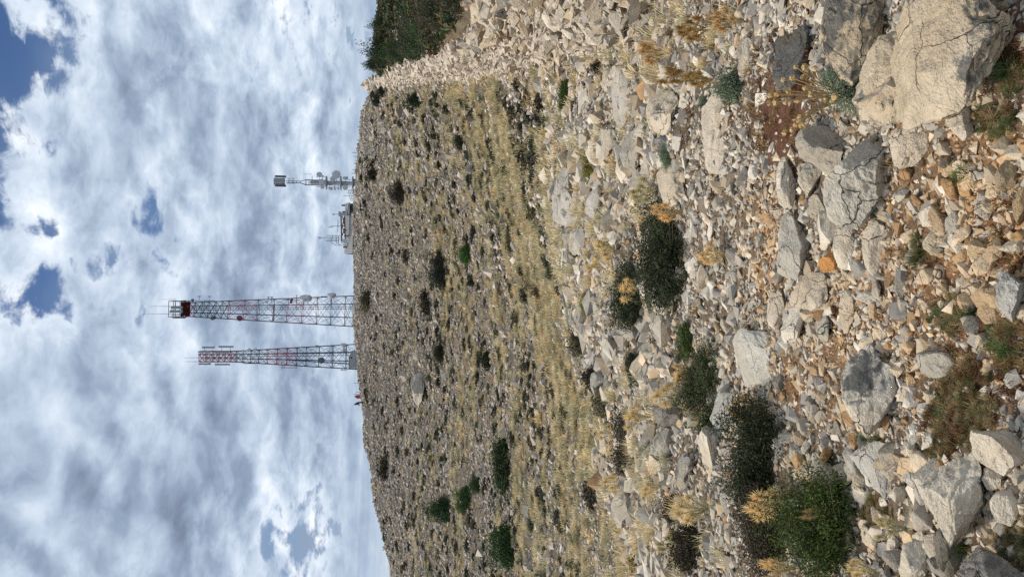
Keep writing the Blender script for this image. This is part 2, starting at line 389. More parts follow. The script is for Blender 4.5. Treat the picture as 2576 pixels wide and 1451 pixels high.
az = np.concatenate([np.radians(np.arange(-180, -42, 6)), np.radians(np.arange(-42, 42, .22)), np.radians(np.arange(42, 180.1, 6))]); az[-1] = math.pi
rr = np.concatenate([[.02, .12], np.exp(np.arange(math.log(.25), math.log(170), .021)), np.exp(np.linspace(math.log(175), math.log(2500), 24))])
A, RG = np.meshgrid(az, rr); X = RG*np.sin(A); Y = RG*np.cos(A); ZZ = H(X, Y)
n0, n1 = len(rr), len(az); idx = np.arange(n0*n1).reshape(n0, n1)
quads = np.stack([idx[:-1, :-1], idx[:-1, 1:], idx[1:, 1:], idx[1:, :-1]], -1).reshape(-1, 4)[:, ::-1]
PT = np.stack([X, Y, ZZ], -1).reshape(-1, 3)
# ground cover weights in plan, from where the photograph shows them: (x, y, rx, ry) ellipses on the picture of the ground
def zone(P, lst):
    dx, dy = proj(P); front = (np.asarray(P) @ np.array([0, 1., 0])) > .5
    w = np.zeros(len(P))
    for (x, y, rx, ry) in lst: w = np.maximum(w, np.exp(-(((dx-x)/rx)**2+((dy-y)/ry)**2)))
    return np.where(front, w, 0)
Z_soil = [(1960, 300, 80, 140), (2550, 930, 60, 90), (2420, 1010, 90, 120), (2470, 820, 60, 60), (1990, 200, 60, 80), (2540, 620, 60, 90), (2560, 120, 60, 80), (2400, 1330, 60, 60)]
Z_turf = [(2430, 1010, 95, 130), (2400, 790, 60, 60), (2540, 860, 60, 90), (2320, 640, 45, 60), (2430, 440, 40, 50), (2290, 400, 40, 60), (2545, 180, 50, 60), (2510, 300, 60, 40), (2200, 1290, 40, 70), (2380, 1120, 60, 50), (2210, 1130, 40, 40), (2560, 1360, 60, 60)]
Z_tan = [(2400, 680, 210, 300), (2120, 860, 110, 190), (1935, 620, 45, 160), (2450, 480, 160, 200), (1990, 960, 70, 90)]
def ground_color(P):
    r = np.hypot(P[:, 0], P[:, 1])
    n1_ = fbm2(P[:, 0]*.9, P[:, 1]*.9, 21, 4); n2_ = fbm2(P[:, 0]*.08, P[:, 1]*.08, 31, 3)
    pale = np.array([.17, .125, .082]); tan = np.array([.24, .125, .055]); soil = np.array([.13, .048, .022]); hill = np.array([.115, .095, .068]); straw = np.array([.20, .15, .075])
    c = pale + 0*P
    w = zone(P, Z_tan)[:, None]; c = c*(1-w)+tan*w
    w = np.clip(zone(P, Z_soil)*1.2+.15*n1_, 0, 1)[:, None]; c = c*(1-w)+soil*w
    w = smooth(r, 9, 20)[:, None]; c = c*(1-w)+hill*w
    w = (smooth(r, 14, 22)*(1-smooth(r, 60, 90))*smooth(n2_+.4*n1_, -.5, .5)*.8)[:, None]; c = c*(1-w)+straw*w
    return c*(1+.18*n1_[:, None])
M_ground, nt, b = material('stony_soil')
a = N(nt, 'ShaderNodeAttribute', attribute_name='gc'); g = N(nt, 'ShaderNodeNewGeometry')
f1 = noise(nt, g.outputs['Position'], 40, 5, .7); f2 = noise(nt, g.outputs['Position'], 2.5, 6, .65)
c = mixc(nt, mrange(nt, f1, .3, .7), mixc(nt, 1., a.outputs['Color'], (.5, .47, .45), 'MULTIPLY'), mixc(nt, 1., a.outputs['Color'], (1.35, 1.35, 1.35), 'MULTIPLY'))
c = mixc(nt, mrange(nt, f2, .4, .7, 0, .4), c, (.12, .09, .06)); nt.links.new(c, b.inputs['Base Color']); bump(nt, b, mth(nt, 'ADD', f1, f2), .9, .03)
terr = obj('hillside', mesh_from('hillside', PT, quads, {'gc': ground_color(PT)}, True), M_ground); tag(terr, kind='structure')

# ------------------------------------------------------------------ rock shapes
def ico(sub):
    bm = bmesh.new(); bmesh.ops.create_icosphere(bm, subdivisions=sub, radius=1); bm.verts.ensure_lookup_table()
    V = np.array([v.co[:] for v in bm.verts]); Fc = np.array([[v.index for v in f.verts] for f in bm.faces]); bm.free(); return V, Fc
ICO = {k: ico(k) for k in (1, 2, 3, 4, 5, 6)}
def rock_shape(seed, sub, planes=14, rough=.06, lo=.42, hi=.8, ledge=0.):
    r = np.random.default_rng(seed); V, Fc = ICO[sub]; V = V*1.0
    V = V*(1+.18*vn3(V*1.3+seed*3.1, seed))[:, None]
    for _ in range(planes):
        n = r.normal(size=3); n /= np.linalg.norm(n); d = r.uniform(lo, hi)
        o = np.maximum(V @ n - d, 0); V = V - np.outer(o*.995, n)
    if sub >= 3:
        nd = V/np.linalg.norm(V, axis=1)[:, None]; p = V*2.1+seed
        h = vn3(p, seed)*.55+vn3(p*2.3, seed+1)*.36+vn3(p*5.1, seed+2)*.24+vn3(p*11, seed+3)*.15+vn3(p*23, seed+4)*.08*(sub >= 5)
        h = h - .55*np.exp(-(vn3(V*1.7+seed*.7, seed+5)/.07)**2)*(sub >= 4)      # clefts
        V = V + nd*(h*rough)[:, None]
        if ledge: V[:, 2] += ledge*np.round(V[:, 2]*5+vn3(p, seed+9))*.03
    else: V = V*(1+rough*r.normal(size=len(V)))[:, None]
    mn, mx = V.min(0), V.max(0); V = (V-(mn+mx)/2)/((mx-mn)/2)
    return V, Fc
def rock_mesh(seed, sub, **k):
    V, Fc = rock_shape(seed, sub, **k); me = mesh_from('stone', V, Fc, None, True); me.set_sharp_from_angle(angle=R_(38)); return me
def shard(seed, n):                          # sharp-edged broken stone
    r = np.random.default_rng(seed); P = r.normal(size=(n, 3)); P /= np.linalg.norm(P, axis=1)[:, None]; P *= r.uniform(.62, 1., (n, 1)); P[:, 0] *= r.uniform(.9, 1.5)
    bm = bmesh.new()
    for p in P: bm.verts.new(tuple(p))
    res = bmesh.ops.convex_hull(bm, input=bm.verts); bmesh.ops.delete(bm, geom=[g_ for g_ in res['geom_interior'] if isinstance(g_, bmesh.types.BMVert)], context='VERTS')
    bmesh.ops.dissolve_limit(bm, angle_limit=.22, verts=bm.verts, edges=bm.edges)
    if n > 13: bmesh.ops.bevel(bm, geom=list(bm.edges), offset=.05, segments=1, affect='EDGES')
    bmesh.ops.triangulate(bm, faces=bm.faces); bm.verts.index_update()
    V = np.array([v.co[:] for v in bm.verts]); Fc = np.array([[v.index for v in f.verts] for f in bm.faces]); bm.free()
    mn, mx = V.min(0), V.max(0); return (V-(mn+mx)/2)/((mx-mn)/2), Fc
PROT = {1: [shard(100+i, 9) for i in range(12)], 2: [shard(200+i, 13) for i in range(12)], 3: [shard(300+i, 18) for i in range(14)]}

# ------------------------------------------------------------------ instanced stuff (what nobody could count)
def proto_collection(name, meshes, mat):
    col = bpy.data.collections.new(name)
    for i, me in enumerate(meshes):
        if len(me.materials) == 0: me.materials.append(mat)
        col.objects.link(bpy.data.objects.new('%s_%03d' % (name, i), me))
    return col, len(meshes)
def scatter(name, P, rot, scl, tint, col, label, cat, parent=None):
    c, k = col; n = len(P)
    me = bpy.data.meshes.new(name); me.vertices.add(n); me.vertices.foreach_set('co', np.asarray(P, np.float32).ravel())
    for an, arr in (('rot', rot), ('scl', scl)):
        q = me.attributes.new(an, 'FLOAT_VECTOR', 'POINT'); q.data.foreach_set('vector', np.asarray(arr, np.float32).ravel())
    q = me.attributes.new('tint', 'FLOAT_COLOR', 'POINT'); t4 = np.ones((n, 4), np.float32); t4[:, :3] = tint; q.data.foreach_set('color', t4.ravel())
    q = me.attributes.new('pick', 'INT', 'POINT'); q.data.foreach_set('value', rng.integers(0, k, n).astype(np.int32))
    ng = bpy.data.node_groups.new(name, 'GeometryNodeTree')
    ng.interface.new_socket('Geometry', in_out='INPUT', socket_type='NodeSocketGeometry'); ng.interface.new_socket('Geometry', in_out='OUTPUT', socket_type='NodeSocketGeometry')
    gi = ng.nodes.new('NodeGroupInput'); go = ng.nodes.new('NodeGroupOutput'); ip = ng.nodes.new('GeometryNodeInstanceOnPoints'); ci = ng.nodes.new('GeometryNodeCollectionInfo')
    ci.inputs['Collection'].default_value = c; ci.inputs['Separate Children'].default_value = True; ci.inputs['Reset Children'].default_value = True
    def na(t, an):
        x = ng.nodes.new('GeometryNodeInputNamedAttribute'); x.data_type = t; x.inputs['Name'].default_value = an; return x.outputs[0]
    L = ng.links.new
    L(gi.outputs[0], ip.inputs['Points']); L(ci.outputs[0], ip.inputs['Instance']); ip.inputs['Pick Instance'].default_value = True
    L(na('INT', 'pick'), ip.inputs['Instance Index']); L(na('FLOAT_VECTOR', 'scl'), ip.inputs['Scale'])
    er = ng.nodes.new('FunctionNodeEulerToRotation'); L(na('FLOAT_VECTOR', 'rot'), er.inputs[0]); L(er.outputs[0], ip.inputs['Rotation'])
    L(ip.outputs[0], go.inputs[0])
    o = obj(name, me, None, parent); md = o.modifiers.new('scatter', 'NODES'); md.node_group = ng
    return tag(o, label, cat, None, 'stuff')
COL_r1 = proto_collection('pebble_shape', [mesh_from('pebble', *PROT[1][i]) for i in range(12)], M_rocki)
COL_r2 = proto_collection('stone_shape', [mesh_from('stone', *PROT[2][i]) for i in range(12)], M_rocki)
LIME = np.array([[.52, .465, .39], [.46, .405, .335], [.41, .37, .315], [.56, .51, .44], [.37, .295, .21], [.33, .305, .27], [.48, .40, .30], [.27, .25, .225]])
TANS = np.array([[.49, .37, .245], [.42, .29, .17], [.54, .44, .32], [.36, .24, .14], [.53, .46, .37], [.46, .37, .27], [.58, .51, .42]])
GREY = np.array([[.33, .285, .235], [.28, .245, .205], [.38, .33, .275], [.23, .205, .175], [.35, .285, .225], [.43, .375, .31], [.17, .155, .135]])
LIME = LIME*np.array([1.10, 1.08, 1.03]); TANS = TANS*np.array([1.06, .95, .80]); GREY = GREY*np.array([1.22, 1.22, 1.22])
def polar(n, r0, r1, a0=-30, a1=30):
    a_ = np.radians(rng.uniform(a0, a1, n)); r_ = np.exp(rng.uniform(math.log(r0), math.log(r1), n)); return r_*np.sin(a_), r_*np.cos(a_), r_
# ------------------------------------------------------------------ dry stone wall climbing to the ridge
seg = np.linalg.norm(np.diff(WF, axis=0), axis=1); SL = np.concatenate([[0], np.cumsum(seg)])
def wall_at(s):
    p = np.array([np.interp(s, SL, WF[:, 0]), np.interp(s, SL, WF[:, 1])]); q = np.array([np.interp(s+.3, SL, WF[:, 0]), np.interp(s+.3, SL, WF[:, 1])]); o_ = np.array([np.interp(s-.3, SL, WF[:, 0]), np.interp(s-.3, SL, WF[:, 1])])
    d = (q-o_)/np.linalg.norm(q-o_); nrm = np.array([d[1], -d[0]])      # to the right of the run: behind the wall
    return p, nrm
CR = []
for r_, dy, dx in ((5.0, -260, 1290), (5.9, -60, 1262), (6.5, 20, 1244), (7.6, 70, 1236), (10, 108, 1206), (14, 148, 1184), (21, 180, 1128), (30, 196, 1062), (42, 206, 1004), (60, 219, 972), (80, 229, 948), (101, 238, 938)):
    d_ = ray(dx, dy); CR.append((r_, EYE[2]+(r_+.8)*d_[2]/math.hypot(d_[0], d_[1])))
CR = np.array(CR)
def wall_h(s):
    p, nrm = wall_at(s); zf = float(H(p[0]-nrm[0]*.3, p[1]-nrm[1]*.3)); zc = float(np.interp(math.hypot(*p), CR[:, 0], CR[:, 1]))
    return max(.75, zc-zf-.10+.10*float(vn2(s*.7, 3.3))+.06*float(vn2(s*2.3, 9.1)))
wall = thing('dry_stone_wall', 'long pale tumbledown dry stone wall climbing from the near stones to the ridge', 'stone wall', ground(np.array([WF[2][0], WF[2][1], 0])))
wb = np.array(wall.location)
core_v, core_f = [], []
ss = np.arange(0, SL[-1], .5)
for i, s in enumerate(ss):
    p, nrm = wall_at(s); zf = float(H(p[0]-nrm[0]*.3, p[1]-nrm[1]*.3)); h = wall_h(s)
    nw = 1-.42*float(smooth(math.hypot(*p), 8, 18))
    for off, hh in ((.12*nw, -.15), (.55*nw, h*.62), (.8*nw, h-.12), (1.15*nw, h-.12), (1.4*nw, -.1)):
        core_v.append((p[0]+nrm[0]*off, p[1]+nrm[1]*off, zf+hh))
    if i: core_f += [(5*(i-1)+k, 5*i+k, 5*i+k+1, 5*(i-1)+k+1) for k in range(4)]
M_core = paint('rubble_fill', (.16, .135, .11), .4, .95, 0, 12)
obj('rubble_core', mesh_from('rubble_core', np.array(core_v)-wb, core_f), M_core, wall)
WS = []
s = 0.
while s < SL[-1]:
    p, nrm = wall_at(s); r = math.hypot(*p); h = wall_h(s); zf = float(H(p[0]-nrm[0]*.3, p[1]-nrm[1]*.3))
    base = .043+.0018*r
    rows = max(4, int(h/(base*1.05)))
    for k in range(rows+3):
        q = (k+rng.uniform(-.3, .3))/rows
        if q <= 1: off = .02+.74*q**1.25; z = zf+h*q
        else: off = rng.uniform(.75, 1.35); z = zf+h*rng.uniform(.93, 1.04)
        off *= 1-.42*float(smooth(r, 8, 18)); off += rng.uniform(-.06, .06); sj = s+rng.uniform(-.08, .08)*(1+r*.05)
        sz = base*math.exp(min(.75, rng.normal(0, .42)))*(1.35 if q > .8 else 1)
        if r < 13 and rng.random() < .10: sz *= 1.7
        p2, n2 = wall_at(sj)
        WS.append((r, (p2[0]+n2[0]*off, p2[1]+n2[1]*off, z), sz))
    # stones fallen at the foot
    for _ in range(2):
        off = -abs(rng.normal(0, .35-.2*float(smooth(r, 9, 20)))); p2, n2 = wall_at(s+rng.uniform(-.1, .1)); X_ = p2+n2*off
        WS.append((r, (X_[0], X_[1], float(H(*X_))+.03), base*math.exp(min(.6, rng.normal(-.1, .4)))))
    s += base*1.55
WS.sort(key=lambda w: -w[2]/w[0])
face = math.atan2(WF[5][0]-WF[2][0], WF[5][1]-WF[2][1])
def wall_xf(i, sz):
    sc_ = np.array([sz*rng.uniform(.8, 1.45), sz*rng.uniform(.7, 1.1), sz*rng.uniform(.3, .65)])
    ro = np.array([rng.normal(.1, .35), rng.normal(0, .35), -face+math.pi/2+rng.normal(0, .6)])
    return ro, sc_
def rotm(e): return np.array(Matrix.Rotation(e[2], 3, 'Z') @ Matrix.Rotation(e[1], 3, 'Y') @ Matrix.Rotation(e[0], 3, 'X'))
WM = [mesh_from('stone', *PROT[2][i]) for i in range(10)]
inview = [w for w in WS if -40 < proj(np.array(w[1]))[1] < 300 and w[1][1] > 1]
pick = set(id(w) for w in inview[:300])
jv, jf, nb = [], [], 0
M_rock_far = rock_material('limestone_wall', False)
for i, w in enumerate(WS):
    ro, sc_ = wall_xf(i, w[2])
    tone = LIME[rng.integers(0, 7)]*rng.uniform(.9, 1.12)
    if id(w) in pick:
        me = WM[i % 10]; o = obj('stone', me, M_rock, wall, np.array(w[1])-wb, ro, sc_, tuple(tone)+(.45,))
    else:
        V, Fc = PROT[1][i % 10]; jv.append((V*sc_) @ rotm(ro).T + np.array(w[1]) - wb); jf.append(Fc+nb); nb += len(V)
oj = obj('far_stones', mesh_from('far_stones', np.concatenate(jv), np.concatenate(jf)), M_rock_far, wall, color=(.60, .52, .43, .15)); tag(oj, kind='stuff')

# terrace walls on the shrubby slope behind
def terrace(label, dx0, dx1, dy0, dy1, dist, name='terrace_wall'):
    a0 = at_depth(dx1, dy1, dist); a1 = at_depth(dx1, dy0, dist*.97); top = at_depth(dx0, (dy0+dy1)/2, dist)[2]
    t = thing(name, label, 'stone wall', a0); tb = np.array(t.location); jv, jf, nb = [], [], 0
    L = np.linalg.norm(a1-a0); hgt = top-(a0[2]+a1[2])/2; d = (a1-a0)/L
    z = 0.
    while z < hgt:
        x = 0.; c = rng.uniform(.10, .16)
        while x < L:
            w = c*rng.uniform(.8, 1.7)
            V, Fc = PROT[1][rng.integers(0, 10)]
            jv.append((V*np.array([w*.55, .16, c*.56])) @ rotm((rng.normal(0, .1), rng.normal(0, .2), rng.normal(0, .2))).T + a0 + d*(x+w/2) + np.array([0, .08*rng.normal()+z*.25, z+c/2+.05*math.sin(x)]) - tb)
            jf.append(Fc+nb); nb += len(V); x += w*1.02
        z += c*1.02
    o = obj('stones', mesh_from('stones', np.concatenate(jv), np.concatenate(jf)), M_rock_far, t, color=(.31, .28, .25, .5)); tag(o, kind='stuff')
    m = MB(); m.box(a0+d*L/2+np.array([0, .55, hgt*.42]), (L/2-.15, .32, hgt*.40), rz=math.atan2(d[1], d[0])); m.build('rubble_core', M_core, t)
terrace('grey terrace wall of fitted stones downhill of the skyline', 985, 1045, -30, 158, 50)
terrace('low broken terrace wall between the shrubs above the long wall', 1095, 1125, 0, 45, 34)

# ------------------------------------------------------------------ rocks one can point at
def rock_at(box, sub, label, tint, lichen=.4, hfrac=.5, bury=.2, seed=None, name='rock', group=None, cat='rock', rough=.10, planes=11, rz=0., tilt=0., me=None):
    x0, x1, y0, y1 = box; cx, cy = (x0+x1)/2, (y0+y1)/2; d = ray(cx, cy); e = math.asin(-d[2])
    t = 1.; p = None
    p = hit(x1-.3*(x1-x0), cy)
    depth = float((p-EYE) @ FW); wid = (y1-y0)*depth/F; app = (x1-x0)*depth/F
    sz = hfrac*app/math.cos(e); sy = (app-sz*math.cos(e))/math.sin(e)
    if sy > 1.7*wid: sy = 1.7*wid; sz = (app-sy*math.sin(e))/math.cos(e)
    for _ in range(3):
        t0 = np.linalg.norm(p-EYE)*.75; t1 = np.linalg.norm(p-EYE)*1.25
        for _ in range(30):
            m = (t0+t1)/2; q = EYE+d*m
            if q[2]-H(q[0], q[1]) > sz*(.5-bury): t0 = m
            else: t1 = m
        p = EYE+d*t0; k = float((p-EYE) @ FW)/depth; depth *= k; wid *= k; app *= k; sz *= k; sy *= k
    seed = seed if seed is not None else rng.integers(1, 9999)
    if me is None: me = rock_mesh(int(seed), sub, rough=rough, planes=planes, lo=.38, hi=.78)
    o = obj(name, me, M_rock, None, p, (tilt, 0, rz), (wid/2*1.17, sy/2*1.17, sz/2*1.15), tuple(tint)+(lichen,))
    tag(o, label, cat, group); return o
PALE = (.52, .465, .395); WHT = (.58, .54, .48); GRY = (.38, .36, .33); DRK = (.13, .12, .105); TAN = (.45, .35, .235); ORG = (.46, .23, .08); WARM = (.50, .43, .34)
HERO = [
 ((2040, 2240, -30, 225), 6, 'huge pale boulder with black lichen beside the dark shaded boulder', WARM, .62, .6, .15, 11),
 ((2200, 2540, -60, 290), 6, 'largest cracked flat limestone slab filling the top right corner of the picture', WARM, .58, .38, .2, 12),
 ((2130, 2345, 170, 300), 5, 'pale angular ledge of rock at the lower foot of the huge lichened boulder', WARM, .62, .5, .2, 13),
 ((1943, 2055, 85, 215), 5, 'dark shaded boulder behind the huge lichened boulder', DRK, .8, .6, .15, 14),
 ((1838, 1902, 100, 182), 4, 'pale rounded stone behind the dark shaded boulder', PALE, .35, .55, .2, 15),
 ((2225, 2345, 285, 412), 5, 'flat pale slab leaning out from under the big cracked slab', PALE, .3, .35, .25, 16),
 ((2375, 2455, 268, 352), 4, 'smooth pale stone against the lower edge of the big cracked slab', PALE, .2, .5, .2, 17),
 ((1758, 1842, 245, 425), 5, 'long pale bedrock slab lying across the path behind the brown soil patch', PALE, .25, .3, .3, 18),
 ((1645, 1735, 410, 515), 5, 'cracked flat bedrock slab below the long pale slab', PALE, .35, .35, .3, 19),
 ((1938, 2012, 405, 520), 5, 'white angular boulder at the back of the grey boulder cluster', WHT, .3, .6, .15, 20),
 ((1985, 2145, 325, 435), 5, 'grey cracked rock split into blocks behind the large square boulder', GRY, .45, .5, .2, 21),
 ((2058, 2245, 375, 565), 6, 'large square grey boulder in the middle of the boulder cluster', (.45, .43, .39), .35, .6, .15, 22),
 ((2045, 2122, 535, 622), 4, 'white rounded boulder below the large square boulder', WHT, .4, .55, .2, 23),
 ((1948, 2048, 555, 695), 5, 'grey block with a flat weathered top below the white angular boulder', (.44, .43, .41), .35, .55, .2, 24),
 ((2078, 2162, 565, 672), 4, 'tilted white slab between the white rounded boulder and the orange stone', WHT, .25, .45, .2, 25),
 ((2165, 2232, 550, 685), 4, 'narrow upright white slab in front of the tilted white slab', WHT, .2, .45, .2, 26),
 ((2050, 2132, 638, 682), 4, 'bright orange brown wedge of stone', ORG, .15, .6, .1, 27),
 ((1985, 2105, 690, 775), 4, 'flat pale rock plate beside the path in line with the orange stone', PALE, .3, .3, .3, 28),
 ((1925, 1990, 738, 822), 4, 'cracked pale stone behind the pointed wedge stones', PALE, .3, .5, .2, 29),
 ((1968, 2038, 768, 858), 4, 'pointed pale wedge stone in front of the cracked pale stone', WHT, .2, .55, .2, 30),
 ((2038, 2102, 786, 862), 4, 'grey and ochre stone in front of the pointed wedge stone', (.42, .40, .36), .4, .5, .2, 31),
 ((2112, 2155, 735, 832), 4, 'tapering pale stone lying alone in the tan gravel', WARM, .15, .5, .2, 32),
 ((2248, 2278, 668, 775), 4, 'long thin grey bar of stone in the tan gravel', GRY, .4, .5, .25, 33),
 ((1838, 1955, 838, 965), 5, 'broad white bedrock plate on the lower side of the path', (.50, .49, .46), .3, .3, .3, 34),
 ((2108, 2268, 895, 1085), 6, 'large white boulder with black lichen and a dark shaded side near the bottom right', (.55, .52, .47), .58, .6, .12, 35),
 ((2308, 2405, 880, 948), 4, 'grey diamond shaped stone at the edge of the grassy patch', (.42, .41, .39), .45, .4, .25, 36),
 ((2405, 2465, 795, 840), 4, 'long white bone shaped stone in the grass', WHT, .15, .55, .2, 37),
 ((2448, 2492, 838, 882), 4, 'pale stone touching the end of the bone shaped stone', WARM, .25, .55, .2, 38),
 ((2500, 2600, 690, 805), 5, 'grey lichened rock cut by the middle of the right edge', (.38, .38, .375), .6, .5, .2, 39),
 ((2310, 2505, 1138, 1352), 6, 'large white faced rock with a dark back in the bottom right corner', (.58, .55, .50), .55, .6, .12, 40),
 ((2450, 2600, 1095, 1185), 5, 'white blade of rock at the right edge beside the large white faced rock', WHT, .4, .55, .15, 41),
 ((2468, 2532, 1178, 1232), 4, 'smooth round white stone in front of the large white faced rock', WHT, .1, .6, .15, 42),
 ((2488, 2565, 1232, 1312), 4, 'white speckled stone nearest the bottom right corner of the picture', WHT, .4, .55, .2, 43),
 ((2138, 2245, 1110, 1232), 5, 'flat smooth grey slab lying among small white stones', (.43, .43, .42), .2, .3, .3, 44),
 ((2035, 2135, 1165, 1238), 4, 'grey and tan slab behind the dark green cushion shrub', (.40, .37, .33), .4, .45, .2, 45),
 ((2255, 2345, 1365, 1470), 4, 'white stone at the bottom edge in front of the big green cushion shrub', WHT, .15, .5, .2, 46),
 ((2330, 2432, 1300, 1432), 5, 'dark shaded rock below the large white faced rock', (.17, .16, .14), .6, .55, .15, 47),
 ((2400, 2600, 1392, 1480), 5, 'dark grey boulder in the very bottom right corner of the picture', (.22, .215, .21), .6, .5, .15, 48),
 ((1748, 1818, 1082, 1192), 5, 'white square block standing behind the darkest shrub', WHT, .3, .6, .15, 49),
 ((1785, 1852, 955, 1092), 5, 'grey bedrock slab downhill of the shrub below the white plate', (.37, .37, .36), .45, .4, .25, 50),
 ((1640, 1722, 1015, 1075), 4, 'dark grey block in the stones in the lower half of the picture', (.24, .235, .23), .5, .6, .15, 51),
 ((1632, 1700, 1085, 1150), 4, 'grey block in front of the dark grey block', GRY, .5, .55, .15, 52),
 ((1530, 1605, 180, 312), 5, 'pale cracked bedrock face downhill of the long wall', (.42, .40, .375), .5, .5, .25, 53),
 ((1618, 1722, 235, 335), 5, 'wide pale bedrock step uphill of the long pale slab', PALE, .35, .4, .25, 54),
 ((1385, 1470, 430, 560), 5, 'layered grey outcrop leaning across the middle of the valley floor', (.40, .39, .375), .5, .55, .2, 55),
 ((1465, 1525, 470, 545), 4, 'cracked grey outcrop in front of the layered outcrop', (.42, .41, .40), .45, .5, .2, 56),
 ((1420, 1480, 560, 640), 4, 'light grey rock below the layered outcrop', (.44, .43, .42), .4, .5, .2, 57),
 ((1560, 1640, 330, 420), 5, 'grey shaded rock above the pale bedrock step', (.36, .35, .33), .45, .5, .2, 58),
 ((1445, 1500, 860, 930), 4, 'pale rock on the brink of the drop in the lower half of the picture', (.43, .41, .38), .45, .55, .15, 59),
 ((1470, 1540, 940, 1000), 4, 'grey rock on the brink below the pale brink rock', (.38, .37, .35), .5, .55, .15, 60),
 ((1545, 1610, 800, 850), 4, 'pale block beside the shrub with the golden thistle', (.46, .44, .41), .35, .55, .15, 61),
 ((1540, 1600, 1240, 1330), 4, 'cracked pale boulder on the brink near the bottom of the picture', (.44, .42, .39), .4, .6, .15, 62),
 ((2230, 2290, 1225, 1262), 4, 'upright white pointed stone in front of the flat smooth grey slab', WHT, .15, .6, .15, 63),
 ((2262, 2312, 1110, 1155), 4, 'pale pointed pebble stone below the grassy patch', PALE, .15, .55, .2, 64),
 ((1034, 1066, 945, 1022), 4, 'smooth pale slab high on the hillside below the walkers', (.40, .38, .355), .1, .5, .2, 65),
 ((2375, 2420, 540, 600), 4, 'grey speckled stone in the gravel above the thin bar', (.41, .39, .35), .45, .45, .2, 66),
 ((2320, 2375, 570, 640), 4, 'flat tan plate in the gravel', (.44, .38, .29), .3, .35, .25, 67),
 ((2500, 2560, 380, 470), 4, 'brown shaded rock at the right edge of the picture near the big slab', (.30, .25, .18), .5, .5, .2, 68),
 ((2540, 2600, 470, 560), 4, 'ochre boulder cut by the right edge of the picture', (.40, .31, .20), .3, .5, .2, 69),
 ((2430, 2500, 600, 650), 4, 'tan wedge stone near the right edge of the picture', TAN, .2, .5, .2, 70),
 ((2310, 2345, 835, 880), 4, 'brown and white split stone beside the grassy patch', (.40, .32, .23), .2, .5, .2, 71),
 ((2520, 2576, 600, 640), 4, 'smooth white oval stone at the right edge of the picture', WHT, .15, .5, .2, 72),
 ((2150, 2330, 100, 250), 5, 'cracked pale middle part of the outcrop between the huge boulder and the big slab', WARM, .6, .5, .2, 74),
 ((2000, 2075, 415, 490), 4, 'small cracked block wedged between the white angular and the large square boulder', (.47, .43, .37), .4, .55, .2, 75),
 ((2030, 2090, 490, 550), 4, 'pale block between the large square and the white rounded boulder', (.50, .46, .40), .35, .5, .2, 76),
 ((2100, 2150, 300, 345), 4, 'grey ledge stone between the seed head herb and the split grey rock', (.44, .41, .36), .4, .5, .2, 77),
 ((1500, 1560, 310, 400), 4, 'pale ledge rock uphill of the grey shaded rock', (.44, .40, .34), .4, .5, .25, 78),
 ((1640, 1700, 780, 850), 4, 'flat grey rock between the small green shrub and the wide dark shrub', (.40, .38, .34), .45, .4, .25, 79),
 ((1600, 1660, 860, 900), 4, 'grey stone uphill of the golden thistle on the lime tipped shrub', (.38, .36, .32), .45, .5, .2, 80),
 ((1690, 1750, 1150, 1230), 4, 'grey rock uphill of the almost black shrub', (.36, .34, .31), .5, .5, .2, 81),
 ((1480, 1540, 1130, 1200), 4, 'cracked pale rock on the brink beside the dark brown shrub', (.43, .40, .35), .4, .5, .2, 82),
 ((2170, 2215, 860, 910), 4, 'small grey stone leaning on the large lichened white boulder', (.42, .41, .39), .4, .5, .2, 73),
]
HP = []
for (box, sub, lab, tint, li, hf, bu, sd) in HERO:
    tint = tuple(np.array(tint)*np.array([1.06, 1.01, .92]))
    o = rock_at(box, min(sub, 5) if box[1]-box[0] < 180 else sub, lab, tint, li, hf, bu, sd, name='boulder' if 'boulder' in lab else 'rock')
    HP.append((o.location.x, o.location.y, max(o.scale.x, o.scale.y)))
HP = np.array(HP)
# fist-sized stones: about 240 individuals
MS = [mesh_from('stone', *PROT[3][i], None, False) for i in range(14)]
for m_ in MS: m_.materials.append(M_rock)
def free(x, y, m=.95): return np.all(np.hypot(HP[:, 0]-x, HP[:, 1]-y) > HP[:, 2]*m) if len(HP) else True
ZONES = [ # picture box, count, size range, tan share, group
 ((2260, 2570, 400, 780), 66, (.012, .040), .7, 'stones in the near tan gravel'),
 ((2050, 2330, 640, 1100), 46, (.012, .034), .65, 'stones in the tan path gravel'),
 ((2120, 2420, 1090, 1440), 48, (.018, .052), .1, 'white stones near the big green shrub'),
 ((1960, 2160, 960, 1200), 36, (.02, .055), .2, 'pale stones behind the lichened boulder'),
 ((1700, 1960, 420, 940), 44, (.02, .055), .15, 'stones in the white scree'),
]
LAND = {'orange wedge stone': (2090, 660), 'large square boulder': (2150, 470), 'large lichened white boulder': (2188, 990), 'large white faced rock': (2408, 1245), 'largest cracked slab': (2370, 115), 'thin grey bar of stone': (2263, 720), 'tapering pale stone': (2133, 783),
 'flat smooth grey slab': (2192, 1171), 'broad white plate': (1896, 900), 'lichened rock on the right edge': (2545, 747), 'bone shaped stone': (2435, 818), 'narrow white slab': (2198, 617), 'long pale slab': (1800, 335), 'flat tan plate': (2347, 605), 'grey speckled stone': (2397, 570), 'big green cushion shrub': (2070, 1330), 'almost black shrub': (1876, 1150), 'wide dark cushion shrub': (1670, 636), 'grey diamond shaped stone': (2356, 914), 'small scree thistle': (1790, 638), 'white angular boulder': (1975, 462), 'brown shaded edge rock': (2530, 425)}
ORD = ['nearest', 'second nearest', 'third nearest', 'fourth nearest', 'fifth nearest', 'sixth nearest', 'seventh nearest', 'eighth nearest', 'ninth nearest', 'tenth nearest', 'eleventh nearest', 'twelfth nearest']
IND = []
